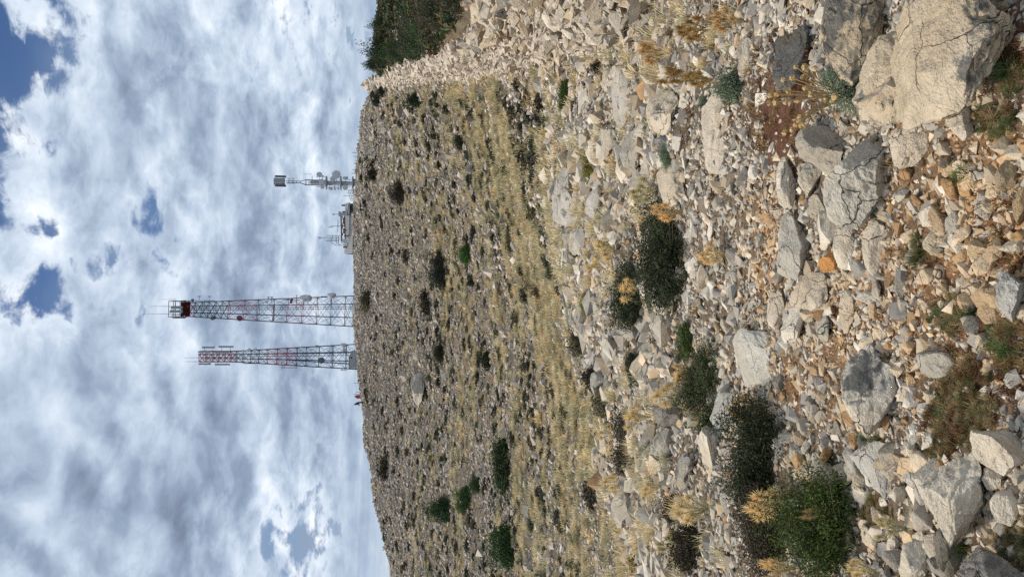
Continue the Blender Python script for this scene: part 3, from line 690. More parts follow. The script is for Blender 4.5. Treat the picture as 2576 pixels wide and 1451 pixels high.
for (box, n, (s0, s1), tanw, grp) in ZONES:
    k = 0; tries = 0
    while k < n and tries < 2000:
        tries += 1
        px = (rng.uniform(box[0], box[1]), rng.uniform(box[2], box[3])); p = hit(*px)
        if p is None or not free(p[0], p[1], .8): continue
        s = s0+(s1-s0)*rng.random()**1.8
        v = np.array([s*rng.uniform(.8, 1.6), s*rng.uniform(.7, 1.1), s*rng.uniform(.4, .8)]); pl = TANS if rng.random() < tanw else LIME; c = pl[rng.integers(0, len(pl))]*rng.uniform(.92, 1.12)
        o = obj('stone', MS[rng.integers(0, 14)], None, None, ground(p)+np.array([0, 0, v[2]*.3]), (rng.normal(0, .3), rng.normal(0, .3), rng.uniform(0, 6.28)), v, tuple(c)+(rng.uniform(0, .55),))
        word = 'white' if c.mean() > .46 else 'brown' if c[0]/c[2] > 2.2 else 'tan' if c[0]/c[2] > 1.5 else 'grey' if c.mean() < .33 else 'pale'
        ln, (lx, ly) = min(LAND.items(), key=lambda q: math.hypot(q[1][0]-px[0], q[1][1]-px[1]))
        ex, ey = px[0]-lx, px[1]-ly; side = ('to the right of' if ex > 0 else 'to the left of') if abs(ex) > abs(ey) else ('below' if ey > 0 else 'above')
        IND.append((ln, side, word, math.hypot(ex, ey), o, grp)); k += 1
IND.sort(key=lambda q: q[3]); cnt = {}
for ln, side, word, _, o, grp in IND:
    i = cnt.get((ln, side, word), 0); cnt[(ln, side, word)] = i+1
    tag(o, '%s fist-sized %s stone %s the %s' % (ORD[min(i, 11)], word, side, ln), 'stone', grp)

# gravel, scree and the stones of the hillside
def stones(name, x, y, size, tint, col, label, sink=.25, flat=(.4, .85)):
    n = len(x); z = H(x, y); s = size
    scl = np.stack([s*rng.uniform(.75, 1.4, n), s*rng.uniform(.7, 1.15, n), s*rng.uniform(flat[0], flat[1], n)], -1)
    P = np.stack([x, y, z+scl[:, 2]*sink], -1)
    rot = np.stack([rng.normal(0, .35, n), rng.normal(0, .35, n), rng.uniform(0, 6.283, n)], -1)
    return scatter(name, P, rot, scl, tint, col, label, 'stones')
def pal(P, n, tanw):
    a_ = LIME[rng.integers(0, len(LIME), n)]; b_ = TANS[rng.integers(0, len(TANS), n)]
    w = (rng.random(n) < tanw)[:, None]; return np.where(w, b_, a_)*rng.uniform(.82, 1.12, (n, 1))
x, y, r = polar(80000, 1.3, 13.5, -33, 33)
P = np.stack([x, y, H(x, y)], -1); soil = zone(P, Z_soil); turf = zone(P, Z_turf); tan = zone(P, Z_tan)
keep = rng.random(len(x)) > np.clip(soil*.85+turf*.6+.6*smooth(fbm2(x*2.3, y*2.3, 91, 3), -.1, .7), 0, .95); x, y, r, tan = x[keep], y[keep], r[keep], tan[keep]
size = (.0024+.0019*r)*np.exp(np.clip(rng.normal(0, .55, len(x)), -1., 1.0))
stones('gravel', x, y, size, pal(P, len(x), .06+.85*tan), COL_r1, 'loose tan and white gravel covering the path')
x, y, r = polar(9000, 1.6, 14, -33, 33); P = np.stack([x, y, H(x, y)], -1); tan = zone(P, Z_tan); tw = zone(P, Z_turf)+zone(P, Z_soil)
keep = rng.random(len(x)) > np.clip(tw*.8+.45*tan+.3*smooth(fbm2(x*.9, y*.9, 92, 3), -.2, .6), 0, .93); x, y, r, tan = x[keep], y[keep], r[keep], tan[keep]
size = (.006+.0040*r)*np.exp(np.clip(rng.normal(0, .5, len(x)), -1., .8))
stones('rubble', x, y, size, pal(P, len(x), .05+.6*tan), COL_r2, 'pale broken rubble strewn over the near ground', .05)
x, y, r = polar(3200, 5.2, 14.5, -33, 33); P = np.stack([x, y, H(x, y)], -1); keep = rng.random(len(x)) > .75*zone(P, [(1800, 600, 110, 420), (1330, 300, 90, 200), (1380, 250, 100, 120)]); x, y, r = x[keep], y[keep], r[keep]
size = (.018+.0052*r)*np.exp(np.clip(rng.normal(0, .5, len(x)), -1., .8))
stones('broken_rock', x, y, size, pal(P, len(x), .05)*rng.uniform(.8, 1.12, (len(x), 1)), COL_r2, 'grey and pale broken rock before the brink', .0)
# hillside
x, y, r = polar(40000, 12, 128, -31, 31)
x2 = np.radians(rng.uniform(-29, 29, 85000)); r2 = np.sqrt(rng.uniform(38**2, 127**2, 85000)); x = np.concatenate([x, r2*np.sin(x2)]); y = np.concatenate([y, r2*np.cos(x2)]); r = np.concatenate([r, r2])
wd_ = np.interp(y, WF[:, 1], WF[:, 0]); right = x > wd_+.6
gm = fbm2(x*.06, y*.20, 31, 3)+.35*fbm2(x*.5, y*.5, 77, 3)
keep = (~(right & (rng.random(len(x)) < np.where(y < 32, .93, .55)))) & (rng.random(len(x)) > np.clip((1-smooth(r, 55, 90))*smooth(gm, -.35, .3)*.8, 0, 1))
x, y, r = x[keep], y[keep], r[keep]
size = (.026+.00070*r)*np.exp(np.clip(rng.normal(0, .48, len(x)), -1., .9))
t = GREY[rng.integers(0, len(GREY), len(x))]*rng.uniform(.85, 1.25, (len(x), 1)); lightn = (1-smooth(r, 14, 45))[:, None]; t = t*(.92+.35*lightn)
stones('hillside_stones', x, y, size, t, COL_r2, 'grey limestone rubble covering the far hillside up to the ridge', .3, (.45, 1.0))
x, y, r = polar(2200, 24, 118, -30, 30); keep = (fbm2(x*.05, y*.25, 51, 3)+.2*(r > 50)+.25*(x > 0) > .15) & ~((x > np.interp(y, WF[:, 1], WF[:, 0])+.3) & (y < 32)); x, y, r = x[keep], y[keep], r[keep]
xa = np.radians(rng.uniform(-29, 29, 420)); ra = rng.uniform(103, 121, 420); x = np.concatenate([x, ra*np.sin(xa)]); y = np.concatenate([y, ra*np.cos(xa)]); r = np.concatenate([r, ra*.45])
t = GREY[rng.integers(0, len(GREY), len(x))]*rng.uniform(.8, 1.2, (len(x), 1))
stones('hillside_boulders', x, y, (.05+.0026*r)*np.exp(np.clip(rng.normal(0, .45, len(x)), -1., .8)), t, COL_r2, 'bigger grey boulders scattered in bands over the hillside', .2, (.5, 1.))
# ------------------------------------------------------------------ plants
def blades(n, h, spread, w, seed, droop=.5, segs=3, lean=None):
    r = np.random.default_rng(seed); V = []; Fc = []; col = []
    for i in range(n):
        a = r.uniform(0, 6.283); b0 = r.uniform(0, spread)*np.array([math.cos(a), math.sin(a)]); a2 = a+r.normal(0, .7); l = h*r.uniform(.45, 1.1); tilt = r.uniform(.1, 1.)*droop*1.4
        side = np.array([-math.sin(a2), math.cos(a2), 0]); p = np.array([b0[0], b0[1], 0.]); base = len(V); c = r.uniform(.65, 1.25)*np.array([1, r.uniform(.9, 1.05), r.uniform(.75, 1.1)])
        for s in range(segs+1):
            t = s/segs; ww = w*(1-t)**.7*.5+w*.04
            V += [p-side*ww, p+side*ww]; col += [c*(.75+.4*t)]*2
            th = tilt*(.4+t*1.2); p = p+np.array([math.cos(a2)*math.sin(th), math.sin(a2)*math.sin(th), math.cos(th)])*l/segs
        for s in range(segs): q = base+2*s; Fc.append((q, q+1, q+3, q+2))
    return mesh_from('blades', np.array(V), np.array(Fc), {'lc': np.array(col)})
def dome_leaves(n, leaf, seed, lump=.35, inner=.5, flat=1., hue=(.35, .2), lobes=0):
    r = np.random.default_rng(seed)
    d = r.normal(size=(n, 3)); d[:, 2] = np.abs(d[:, 2])*1.0+.02; d /= np.linalg.norm(d, axis=1)[:, None]
    lum = 1+lump*(vn3(d*2.3+seed, seed)+.6*vn3(d*5.5+seed, seed+1))
    rad = lum*(1-inner*r.random(n)**2.2)
    p = d*rad[:, None]; p[:, 2] *= flat
    if lobes:
        c = np.stack([r.uniform(-.62, .62, lobes), r.uniform(-.62, .62, lobes), np.zeros(lobes)], -1); w_ = r.uniform(.42, .62, lobes); hh = r.uniform(.55, 1.0, lobes); k = r.integers(0, lobes, n)
        p = p*np.stack([w_, w_, hh], -1)[k]+c[k]
    nr = d+.9*r.normal(size=(n, 3)); nr /= np.linalg.norm(nr, axis=1)[:, None]
    t = np.cross(nr, r.normal(size=(n, 3))); t /= np.linalg.norm(t, axis=1)[:, None]; b_ = np.cross(nr, t)
    l = (leaf*r.uniform(.6, 1.4, n))[:, None]
    V = np.stack([p-t*l, p+b_*l*.45, p+t*l, p-b_*l*.45], 1).reshape(-1, 3); Fc = np.arange(4*n).reshape(n, 4)
    br = r.uniform(.55, 1.45, n)*(1+.35*vn3(p*3.5+seed*2, seed+4)); yel = (r.random(n) < .12)
    c = np.stack([br*(1+hue[0]*r.normal(size=n)*.5+.5*yel), br*(1+.25*yel), br*(1+hue[1]*r.normal(size=n))], -1).clip(.05, 4)
    return mesh_from('foliage', V, Fc, {'lc': np.repeat(c, 4, 0)})
def twig_mesh(n, seed, flat=1., r0=.012):
    r = np.random.default_rng(seed); m = MB()
    for _ in range(n):
        d = r.normal(size=3); d[2] = abs(d[2])+.15; d /= np.linalg.norm(d); q = np.array([d[0]*.25, d[1]*.25, .1])
        e = d*r.uniform(.7, 1.02); e[2] *= flat
        m.tube((0, 0, -.05), q, r0*1.4, r0, 4, cap=False); m.tube(q, e, r0, r0*.3, 4, cap=False)
        k = r.normal(size=3)*.25; m.tube(q*.5+e*.5, e+k*np.array([1, 1, .5]), r0*.7, r0*.2, 4, cap=False)
    me = bpy.data.meshes.new('twigs'); me.from_pydata(m.v, [], m.f); me.materials.append(M_twig); return me
SHR = {'big': [dome_leaves(22000, .026, 50+i, .5, .65, 1., lobes=11) for i in range(4)], 'mid': [dome_leaves(6500, .048, 60+i, .5, .6, lobes=9) for i in range(4)], 'far': [dome_leaves(1700, .10, 70+i, .5, .6, lobes=6) for i in range(5)]}
for k in SHR:
    for me in SHR[k]: me.materials.append(M_leaf)
TW = [twig_mesh(38, 5+i) for i in range(3)]
GRN = (.060, .090, .020); DGR = (.028, .038, .015); BRN = (.042, .034, .020); BGR = (.060, .110, .022); YGR = (.17, .16, .03); RUS = (.10, .06, .03); OLV = (.10, .09, .05)
def shrub(box, size, label, tint, group=None, name='cushion_shrub', flat=None, cat='shrub', dist=None):
    x0, x1, y0, y1 = box; cy = (y0+y1)/2
    p = hit(x1-.12*(x1-x0), cy) if dist is None else None
    if p is None:
        q = at_depth(x1, cy, dist); p = np.array([q[0], q[1], q[2]])
        if dist and abs(H(p[0], p[1])-p[2]) < 3: p[2] = min(p[2], float(H(p[0], p[1])))
    d = ray((x0+x1)/2, cy); e = math.asin(max(-.2, -d[2])); depth = float((p-EYE) @ FW); wid = (y1-y0)*depth/F; app = (x1-x0)*depth/F
    sy = wid*.5*(.9 if e < .35 else 1.); h = max(.25*wid, (app-sy*math.sin(max(e, 0)))/math.cos(e)); h = min(h, 1.3*wid)
    p = p + np.array([0, sy*.55, 0]); p[2] = float(H(p[0], p[1]))-.02*h if dist is None else p[2]
    if p[0] > float(np.interp(p[1], WF[:, 1], WF[:, 0]))-.2 and p[1] < 105: p[0] = max(p[0], float(np.interp(p[1], WF[:, 1], WF[:, 0]))+.95+wid*.3); p[2] = float(H(p[0], p[1]))-.02*h
    t = thing(name, label, cat, p, rng.uniform(-.4, .4), group, (wid/2*1.06, sy*1.06, h*1.0))
    obj('foliage', SHR[size][rng.integers(0, len(SHR[size]))], None, t, (0, 0, 0), (0, 0, rng.uniform(0, 6.28)), None, tuple(np.array(tint)*rng.uniform(.9, 1.1))+(1,))
    obj('twigs', TW[rng.integers(0, 3)], None, t)
    return t
NEAR = [
 ((1965, 2178, 1212, 1475), 'big', 'big dark green cushion shrub nearest the camera in the lower half of the picture', GRN),
 ((1805, 1948, 1050, 1250), 'big', 'almost black cushion shrub in front of the white square block', DGR),
 ((1850, 1975, 1235, 1425), 'big', 'black brown cushion shrub behind the big golden thistle', BRN),
 ((1612, 1728, 518, 755), 'big', 'wide dark cushion shrub in the middle of the stones', DGR),
 ((1535, 1622, 665, 815), 'big', 'dark cushion shrub with a golden thistle growing out of it', DGR),
 ((1708, 1808, 895, 1092), 'big', 'dark cushion shrub with lime green tips below the white plate', (.040, .056, .015)),
 ((1538, 1602, 1055, 1182), 'mid', 'dark brown cushion shrub among the stones in the lower half of the picture', BRN),
 ((1573, 1612, 888, 975), 'mid', 'small dark shrub behind the dark grey block', DGR),
 ((1698, 1742, 825, 902), 'mid', 'small green shrub above the lime tipped shrub', GRN),
 ((1692, 1765, 1345, 1450), 'mid', 'dark shrub at the bottom edge of the picture behind the thistles', BRN),
 ((1660, 1705, 1255, 1310), 'mid', 'low dark shrub under the pale thistles in the lower half of the picture', BRN),
 ((1404, 1436, 203, 247), 'mid', 'bright green moss like shrub downhill of the wall', BGR),
 ((1408, 1430, 252, 282), 'mid', 'small bright green tuft below the moss like shrub', BGR),
 ((1464, 1497, 372, 440), 'mid', 'yellow green shrub beside the layered outcrop', YGR),
 ((1462, 1488, 735, 790), 'mid', 'yellow green shrub behind the shrub with the thistle', YGR),
 ((1488, 1520, 150, 188), 'mid', 'dark shrub added for the dark hole at the foot of the long wall', BRN),  # added leaf clump, its dark colour stands for a hole
 ((1580, 1610, 1405, 1451), 'mid', 'yellow green bush on the brink near the bottom of the picture', YGR),
 ((1430, 1475, 828, 905), 'far', 'dark low scrub added as shade under the brink above the pale brink rock', OLV),  # added clump: dark leaf colour stands in for shade below the edge
 ((1462, 1512, 905, 985), 'far', 'dark low scrub added as shade in the gully under the middle of the brink', BRN),  # likewise added, the brown-black tint plays the shade in the gully
 ((1492, 1535, 985, 1062), 'far', 'grey green low scrub added as shade at the lower end of the gully', OLV),  # last added clump continuing the dark shade line of the edge
 ((1468, 1500, 1205, 1285), 'far', 'dark narrow scrub along the brink near the bottom of the picture', BRN),
]
for bx, sz, lab, tint in NEAR:
    g_ = .0 if 'nearest the camera' in lab else .10 if sz != 'far' else .04; hx, hy = (bx[1]-bx[0])*g_, (bx[3]-bx[2])*g_; shrub((bx[0]-hx, bx[1]+hx*.6, bx[2]-hy, bx[3]+hy), sz, lab, tint)
HILL = [
 ((1078, 1128, 640, 716), 'mid', 'dark spreading bush in the middle of the hillside', (.035, .045, .030)), ((1154, 1187, 618, 668), 'mid', 'bright green bush in the middle of the hillside', (.04, .12, .02)),
 ((983, 1020, 438, 512), 'mid', 'brown black bush downhill of the round dish tower', BRN), ((922, 946, 402, 452), 'far', 'dark bush just under the ridge downhill of the fence', BRN),
 ((910, 933, 732, 792), 'far', 'dark green bush under the ridge downhill of the tallest tower', OLV), ((1055, 1085, 735, 790), 'far', 'grey brown bush below the dark spreading bush', BRN),
 ((1142, 1166, 332, 387), 'mid', 'black bush on the slope above centre of the picture', DGR), ((1230, 1248, 365, 405), 'far', 'small black bush downhill of the black bush above centre', DGR),
 ((1258, 1285, 400, 440), 'far', 'dark green bush below the small black bush', GRN), ((1270, 1298, 560, 648), 'mid', 'long black bush low on the hillside', DGR),
 ((1300, 1322, 650, 692), 'far', 'black bush below the long black bush', DGR), ((1308, 1332, 720, 765), 'far', 'black bush uphill of the valley floor at centre', DGR),
 ((1092, 1118, 868, 915), 'mid', 'dark bush beside the pale outcrop below centre of the picture', DGR), ((1232, 1290, 1108, 1245), 'mid', 'long dark green bush low on the lower slope', (.035, .065, .02)),
 ((1180, 1212, 1200, 1240), 'mid', 'green bush uphill of the long dark green bush', (.04, .085, .02)), ((1145, 1188, 1230, 1292), 'mid', 'round green bush near the bottom of the picture', (.04, .085, .02)),
 ((1080, 1138, 1252, 1322), 'mid', 'green bush wrapped round grey rocks near the bottom of the picture', (.035, .07, .025)), ((1222, 1302, 1338, 1425), 'mid', 'largest green bush at the bottom edge of the picture', (.03, .08, .02)),
 ((952, 978, 1152, 1208), 'far', 'brown bush high on the ridge', BRN), ((1012, 1030, 620, 660), 'far', 'small dark bush downhill of the building', BRN),
 ((1175, 1195, 690, 720), 'far', 'dark tuft bush below the bright green bush', DGR), ((1205, 1235, 880, 930), 'far', 'dark bush under the smooth pale slab', DGR),
 ((1288, 1312, 200, 232), 'far', 'black bush close to the long wall', BRN), ((1020, 1062, 232, 275), 'mid', 'dark hollow bush among boulders beside the long wall', (.03, .05, .025)),
 ((935, 962, 235, 262), 'far', 'dark bush at the top end of the long wall', DGR), ((1340, 1362, 700, 745), 'far', 'reddish brown bush on the valley floor', RUS),
]
for bx, sz, lab, tint in HILL: shrub(bx, sz, lab, tint, name='bush', cat='bush')
HL = {'dark spreading bush': (1100, 680), 'bright green bush': (1170, 643), 'long black bush': (1285, 604), 'long dark green bush': (1260, 1175), 'largest green bush': (1262, 1380), 'smooth pale hillside slab': (1050, 985), 'brown black bush': (1000, 475), 'black bush nearer the wall': (1155, 360), 'round green bush': (1166, 1260), 'layered outcrop': (1430, 495), 'reddish brown bush': (1350, 722), 'bush by the pale outcrop': (1105, 890), 'pale brink rock': (1470, 895), 'brink thistle': (1530, 1090)}
SM = []
for k in range(150):                             # small dark shrubs dotted over the slope
    dx = rng.uniform(1060, 1400); dy = rng.uniform(240, 1440); p = hit(dx, dy)
    if p is None or p[1] < 14: continue
    w = rng.uniform(9, 22)*(.65+.5*(dx-1060)/340); h = rng.uniform(.35, .6)*w
    ln, (lx, ly) = min(HL.items(), key=lambda q: math.hypot(q[1][0]-dx, q[1][1]-dy)); ex, ey = dx-lx, dy-ly
    side = ('downhill of' if ex > 0 else 'uphill of') if abs(ex) > abs(ey) else ('below' if ey > 0 else 'above')
    j = int(rng.integers(0, 5)); t = shrub((dx-h, dx, dy-w, dy+w), 'far', 'x', [DGR, BRN, OLV, BRN, GRN][j], 'small shrubs on the hillside', name='bush', cat='bush')
    SM.append((math.hypot(ex, ey), ln, side, ['black', 'brown', 'olive', 'brown', 'green'][j], t))
SM.sort(key=lambda q: q[0]); cnt = {}
for _, ln, side, word, t in SM:
    i = cnt.get((ln, side, word), 0); cnt[(ln, side, word)] = i+1; t['label'] = '%s small %s shrub %s the %s on the hillside' % (ORD[min(i, 11)], word, side, ln)
# the thicket right of the wall, and junipers on the skyline there
TH = [(1165, 1235, 40, 130), (1120, 1190, 95, 175), (1150, 1215, 0, 75), (1075, 1140, 120, 195), (1090, 1160, 50, 125), (1060, 1120, 0, 70), (1045, 1110, 90, 165), (1010, 1080, 150, 200), (1020, 1075, 95, 150), (985, 1050, 165, 212), (1190, 1245, -30, 35), (1105, 1165, -30, 30), (980, 1030, 120, 165), (1200, 1240, 75, 120), (1130, 1175, 150, 185), (1035, 1085, -30, 25)]
TT = [(.045, .07, .03), (.05, .085, .03), (.07, .06, .035), (.04, .055, .03), (.09, .065, .035), (.06, .075, .05)]
TL = ['grey green', 'leafy green', 'brown tinged', 'dark green', 'russet', 'dusty green']
for i, bx in enumerate(TH):
    j = i % 6
    shrub(bx, 'mid', '%s shrub in the thicket behind the long wall%s' % (TL[j], ('', ', nearer the skyline', ', nearest the camera')[i//6]), TT[j], 'thicket shrubs behind the wall', name='bush', cat='bush')
NTH = ['first', 'second', 'third', 'fourth', 'fifth', 'sixth', 'seventh', 'eighth', 'ninth', 'tenth', 'eleventh', 'twelfth', 'thirteenth', 'fourteenth', 'fifteenth', 'sixteenth', 'seventeenth', 'eighteenth', 'nineteenth', 'twentieth']
for i in range(20):                             # bushes right against the back of the wall
    yb = 9.5+i*.95+.02*i*i; wd2 = rng.uniform(.5, .8); xb = float(np.interp(yb, WF[:, 1], WF[:, 0]))+.80+.35*float(1-smooth(yb, 9, 18))+wd2*.75+rng.uniform(0, .15); j = int(rng.integers(0, 6))
    t = thing('bush', '%s bush from the camera along the back of the long wall' % NTH[i], 'bush', (xb, yb, float(H(xb, yb))-.05), rng.uniform(0, 6.28), 'bushes along the back of the wall', (wd2, wd2, rng.uniform(.45, .75)))
    obj('foliage', SHR['mid'][i % 4], None, t, None, None, None, tuple(np.array(TT[j])*rng.uniform(.85, 1.15))+(1,)); obj('twigs', TW[i % 3], None, t)
SK = [((940, 1010, 100, 170), 'big black green juniper on the skyline', (.022, .034, .018), 50), ((925, 985, 145, 185), 'rounded dark juniper below the big skyline juniper', (.024, .036, .018), 52), ((958, 1005, 70, 112), 'green skyline bush above the big juniper', (.04, .055, .02), 50), ((945, 990, 40, 78), 'small green bush on the boulders of the skyline', (.04, .06, .02), 55),
      ((950, 1000, 188, 232), 'dark bush between the juniper and the wall top', (.03, .045, .02), 62), ((935, 965, 205, 240), 'low skyline scrub where the wall meets the ridge', (.03, .04, .02), 80), ((958, 978, -25, 12), 'overhanging dark bush on the skyline at the top edge of the picture', (.025, .03, .025), 50)]
for bx, lab, tint, dist in SK: shrub(bx, 'mid', lab, tint, name='juniper_bush', cat='bush', dist=dist)

# spiny golden thistles
def thistle_parts(seed, heads=7):
    r = np.random.default_rng(seed); m = MB(); V = []; Fc = []; col = []
    def spike(p, d, l, w, c):
        d = d/np.linalg.norm(d); s_ = np.cross(d, r.normal(size=3)); s_ /= np.linalg.norm(s_); s2 = np.cross(d, s_)
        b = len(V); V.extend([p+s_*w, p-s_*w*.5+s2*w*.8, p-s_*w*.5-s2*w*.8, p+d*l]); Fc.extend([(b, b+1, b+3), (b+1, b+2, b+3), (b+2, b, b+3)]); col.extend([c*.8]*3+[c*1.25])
    tops = []
    for i in range(heads):
        a = r.uniform(0, 6.283); rad = .75*math.sqrt((i+.3)/heads); e = np.array([math.cos(a)*rad, math.sin(a)*rad, r.uniform(.55, 1.0)-.25*rad]); k = np.array([e[0]*.35, e[1]*.35, e[2]*.5])
        m.tube((0, 0, 0), k, .022, .018, 5); m.tube(k, e, .018, .014, 5); tops.append(e)
        for _ in range(40):                        # spines and leaves along the stem
            t = r.random(); p = (k*t*2 if t < .5 else k+(e-k)*(t-.5)*2); d = r.normal(size=3); spike(p, d+np.array([0, 0, .3]), r.uniform(.10, .24), .016, np.array([.9, .95, .8])*r.uniform(.7, 1.2))
        for _ in range(110):                        # the star of bracts round the head
            d = r.normal(size=3)+np.array([0, 0, .5]); spike(e, d, r.uniform(.14, .36), .021, np.array([1.1, 1., .8])*r.uniform(.75, 1.25))
    st = bpy.data.meshes.new('stem'); st.from_pydata(m.v, [], m.f)
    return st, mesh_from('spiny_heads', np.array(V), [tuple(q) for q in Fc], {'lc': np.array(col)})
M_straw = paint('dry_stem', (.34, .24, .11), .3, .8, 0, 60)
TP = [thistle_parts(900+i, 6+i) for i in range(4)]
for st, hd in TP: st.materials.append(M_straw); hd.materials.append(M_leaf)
def thistle(box, label, tint=(.50, .36, .13), group=None, name='thistle', k=None):
    x0, x1, y0, y1 = box; p = hit(x1, (y0+y1)/2); d = ray((x0+x1)/2, (y0+y1)/2); e = math.asin(-d[2])
    depth = float((p-EYE) @ FW); wid = (y1-y0)*depth/F; app = (x1-x0)*depth/F; h = max(.6*wid, (app-.25*wid*math.sin(e))/math.cos(e)); p = ground(p)
    t = thing(name, label, 'thistle', p, rng.uniform(0, 6.28), group, (wid*.56, wid*.56, h*.95)); st, hd = TP[rng.integers(0, 4) if k is None else k]
    obj('stem', st, None, t); obj('spiny_heads', hd, None, t, color=tuple(tint)+(1,))
GOLD = (.84, .71, .47); STRW = (.80, .72, .52); PALEG = (.62, .60, .44); RUST = (.62, .47, .28)
THIS = [((1868, 1985, 1205, 1330), 'biggest golden thistle standing in front of the black brown shrub', GOLD), ((1835, 1905, 985, 1065), 'golden thistle beside the grey bedrock slab', GOLD), ((1552, 1625, 672, 768), 'golden thistle growing out of the dark cushion shrub', GOLD),
 ((1640, 1720, 500, 565), 'orange gold thistle at the upper end of the wide dark shrub', (.82, .63, .36)), ((1755, 1825, 605, 672), 'small golden thistle alone in the white scree', GOLD), ((1675, 1750, 890, 965), 'golden thistle uphill of the lime tipped shrub', GOLD),
 ((1635, 1720, 955, 1035), 'straw thistle beside the dark grey block', STRW), ((1560, 1640, 1010, 1085), 'straw thistle above the dark brown shrub', STRW), ((1690, 1790, 1230, 1330), 'pale tangled thistle in the lower half of the picture uphill of the black brown shrub', STRW),
 ((1650, 1740, 1330, 1400), 'pale thistle at the bottom edge of the picture beside the dark shrub', PALEG), ((1505, 1560, 1060, 1120), 'pale thistle on the brink in the lower half of the picture', STRW), ((1905, 2010, 1385, 1470), 'golden thistle at the bottom edge of the picture by the big green shrub', GOLD),
 ((2200, 2290, 1290, 1370), 'grey green thistle with pale spines in the near stones', PALEG), ((2130, 2210, 1400, 1470), 'pale thistle cut by the bottom edge of the picture', STRW), ((1490, 1560, 590, 665), 'loose straw thistle below the cracked grey outcrop', STRW),
 ((1580, 1660, 440, 520), 'pale green thistle above the orange gold thistle', PALEG), ((1470, 1530, 640, 700), 'dry straw thistle behind the thistle shrub', STRW), ((1600, 1680, 100, 170), 'rust brown thistle at the foot of the near wall', RUST),
 ((1700, 1790, 40, 110), 'rust gold thistle on the right slope downhill of the wall', (.42, .28, .11)), ((1650, 1750, 170, 240), 'dry golden thistle uphill of the bedrock step', (.44, .31, .13)), ((1790, 1870, 20, 90), 'thin rusty thistle behind the pale rounded stone', RUST), ((1720, 1800, 170, 235), 'dry thistle beside the grey green herb', (.43, .32, .14)),
 ((2020, 2130, 1262, 1310), 'dead bleached thistle leaning over the big dark green shrub', (.50, .40, .24)), ((1510, 1580, 1180, 1240), 'straw thistle below the dark brown shrub', STRW), ((1600, 1680, 1190, 1250), 'straw coloured thistle uphill of the pale tangled thistle', STRW)]
for bx, lab, tint in THIS: thistle(bx, lab, tint)

# grey-green herb with round golden seed heads
def seed_plant(base_px, label, balls, leaf_px):
    p0 = hit(*base_px); t = thing('seed_head_plant', label, 'plant', p0); depth = float((p0-EYE) @ FW)
    st = MB()
    for (x, y) in balls:
        q = EYE+ray(x, y)*np.linalg.norm(p0-EYE)*rng.uniform(.93, 1.0); mid = (p0+q)/2+np.array([0, 0, .03])
        st.tube(p0+rng.normal(0, .01, 3), mid, .0022, .002, 5); st.tube(mid, q, .002, .0015, 5)
    st.build('stems', M_straw, t)
    V, Fc = ICO[2]; V = V*(1+.18*np.random.default_rng(4).normal(size=len(V)))[:, None]; me = mesh_from('seed_head', V*.0105, Fc); me.materials.append(paint('seed_head', (.42, .28, .12), .3, .9, 0, 120))
    for (x, y) in balls:
        q = EYE+ray(x, y)*np.linalg.norm(p0-EYE)*rng.uniform(.93, 1.0); obj('seed_head', me, None, t, q-p0, rng.uniform(0, 6, 3), rng.uniform(.8, 1.15))
    lm = dome_leaves(900, .085, 77, .4, .8); lm.materials.append(M_leaf)
    for (x, y, w) in leaf_px:
        q = EYE+ray(x, y)*np.linalg.norm(p0-EYE)*.965; s = w*1.25*depth/F; obj('leaves', lm, None, t, q-p0+np.array([0, 0, -.01]), (0, 0, rng.uniform(0, 6)), (s, s, s*.9), (.20, .25, .16, 1))
BALLS = [(3000+a*.4255, b*.4255) for a, b in ((430, 632), (512, 632), (605, 640), (312, 750), (400, 735), (500, 725), (537, 708), (185, 897), (255, 885), (362, 856), (180, 968), (238, 965), (335, 958), (447, 945), (520, 830), (575, 887), (720, 940), (775, 945), (705, 975), (855, 897), (795, 912), (972, 885), (1035, 850), (1070, 920), (1065, 968), (1135, 920), (470, 1100), (470, 1140), (435, 1175), (490, 1185), (545, 1075), (325, 1245), (402, 1222))]
BALLS = [(a/1.59, b/1.59) for a, b in BALLS]
seed_plant((2140, 240), 'grey green herb with round golden seed heads in front of the dark shaded boulder', BALLS, [(2085, 195, 22), (2110, 215, 26), (2125, 235, 28), (2150, 215, 20), (2140, 255, 22), (2100, 245, 20), (2165, 245, 18), (2150, 275, 16)])
HERB = [((1795, 1872, 165, 255), 'grey green woolly herb behind the long pale slab'), ((1655, 1690, 355, 412), 'grey green herb beside the cracked flat slab'), ((1670, 1700, 390, 430), 'small grey green herb on the edge of the cracked flat slab'), ((1755, 1785, 240, 275), 'small grey green herb above the long pale slab'), ((1970, 2030, 860, 900), 'small grey green herb among the stones on the lower side of the path')]
for bx, lab in HERB[:4]: shrub(bx, 'mid', lab, (.15, .20, .13), name='herb', cat='herb')

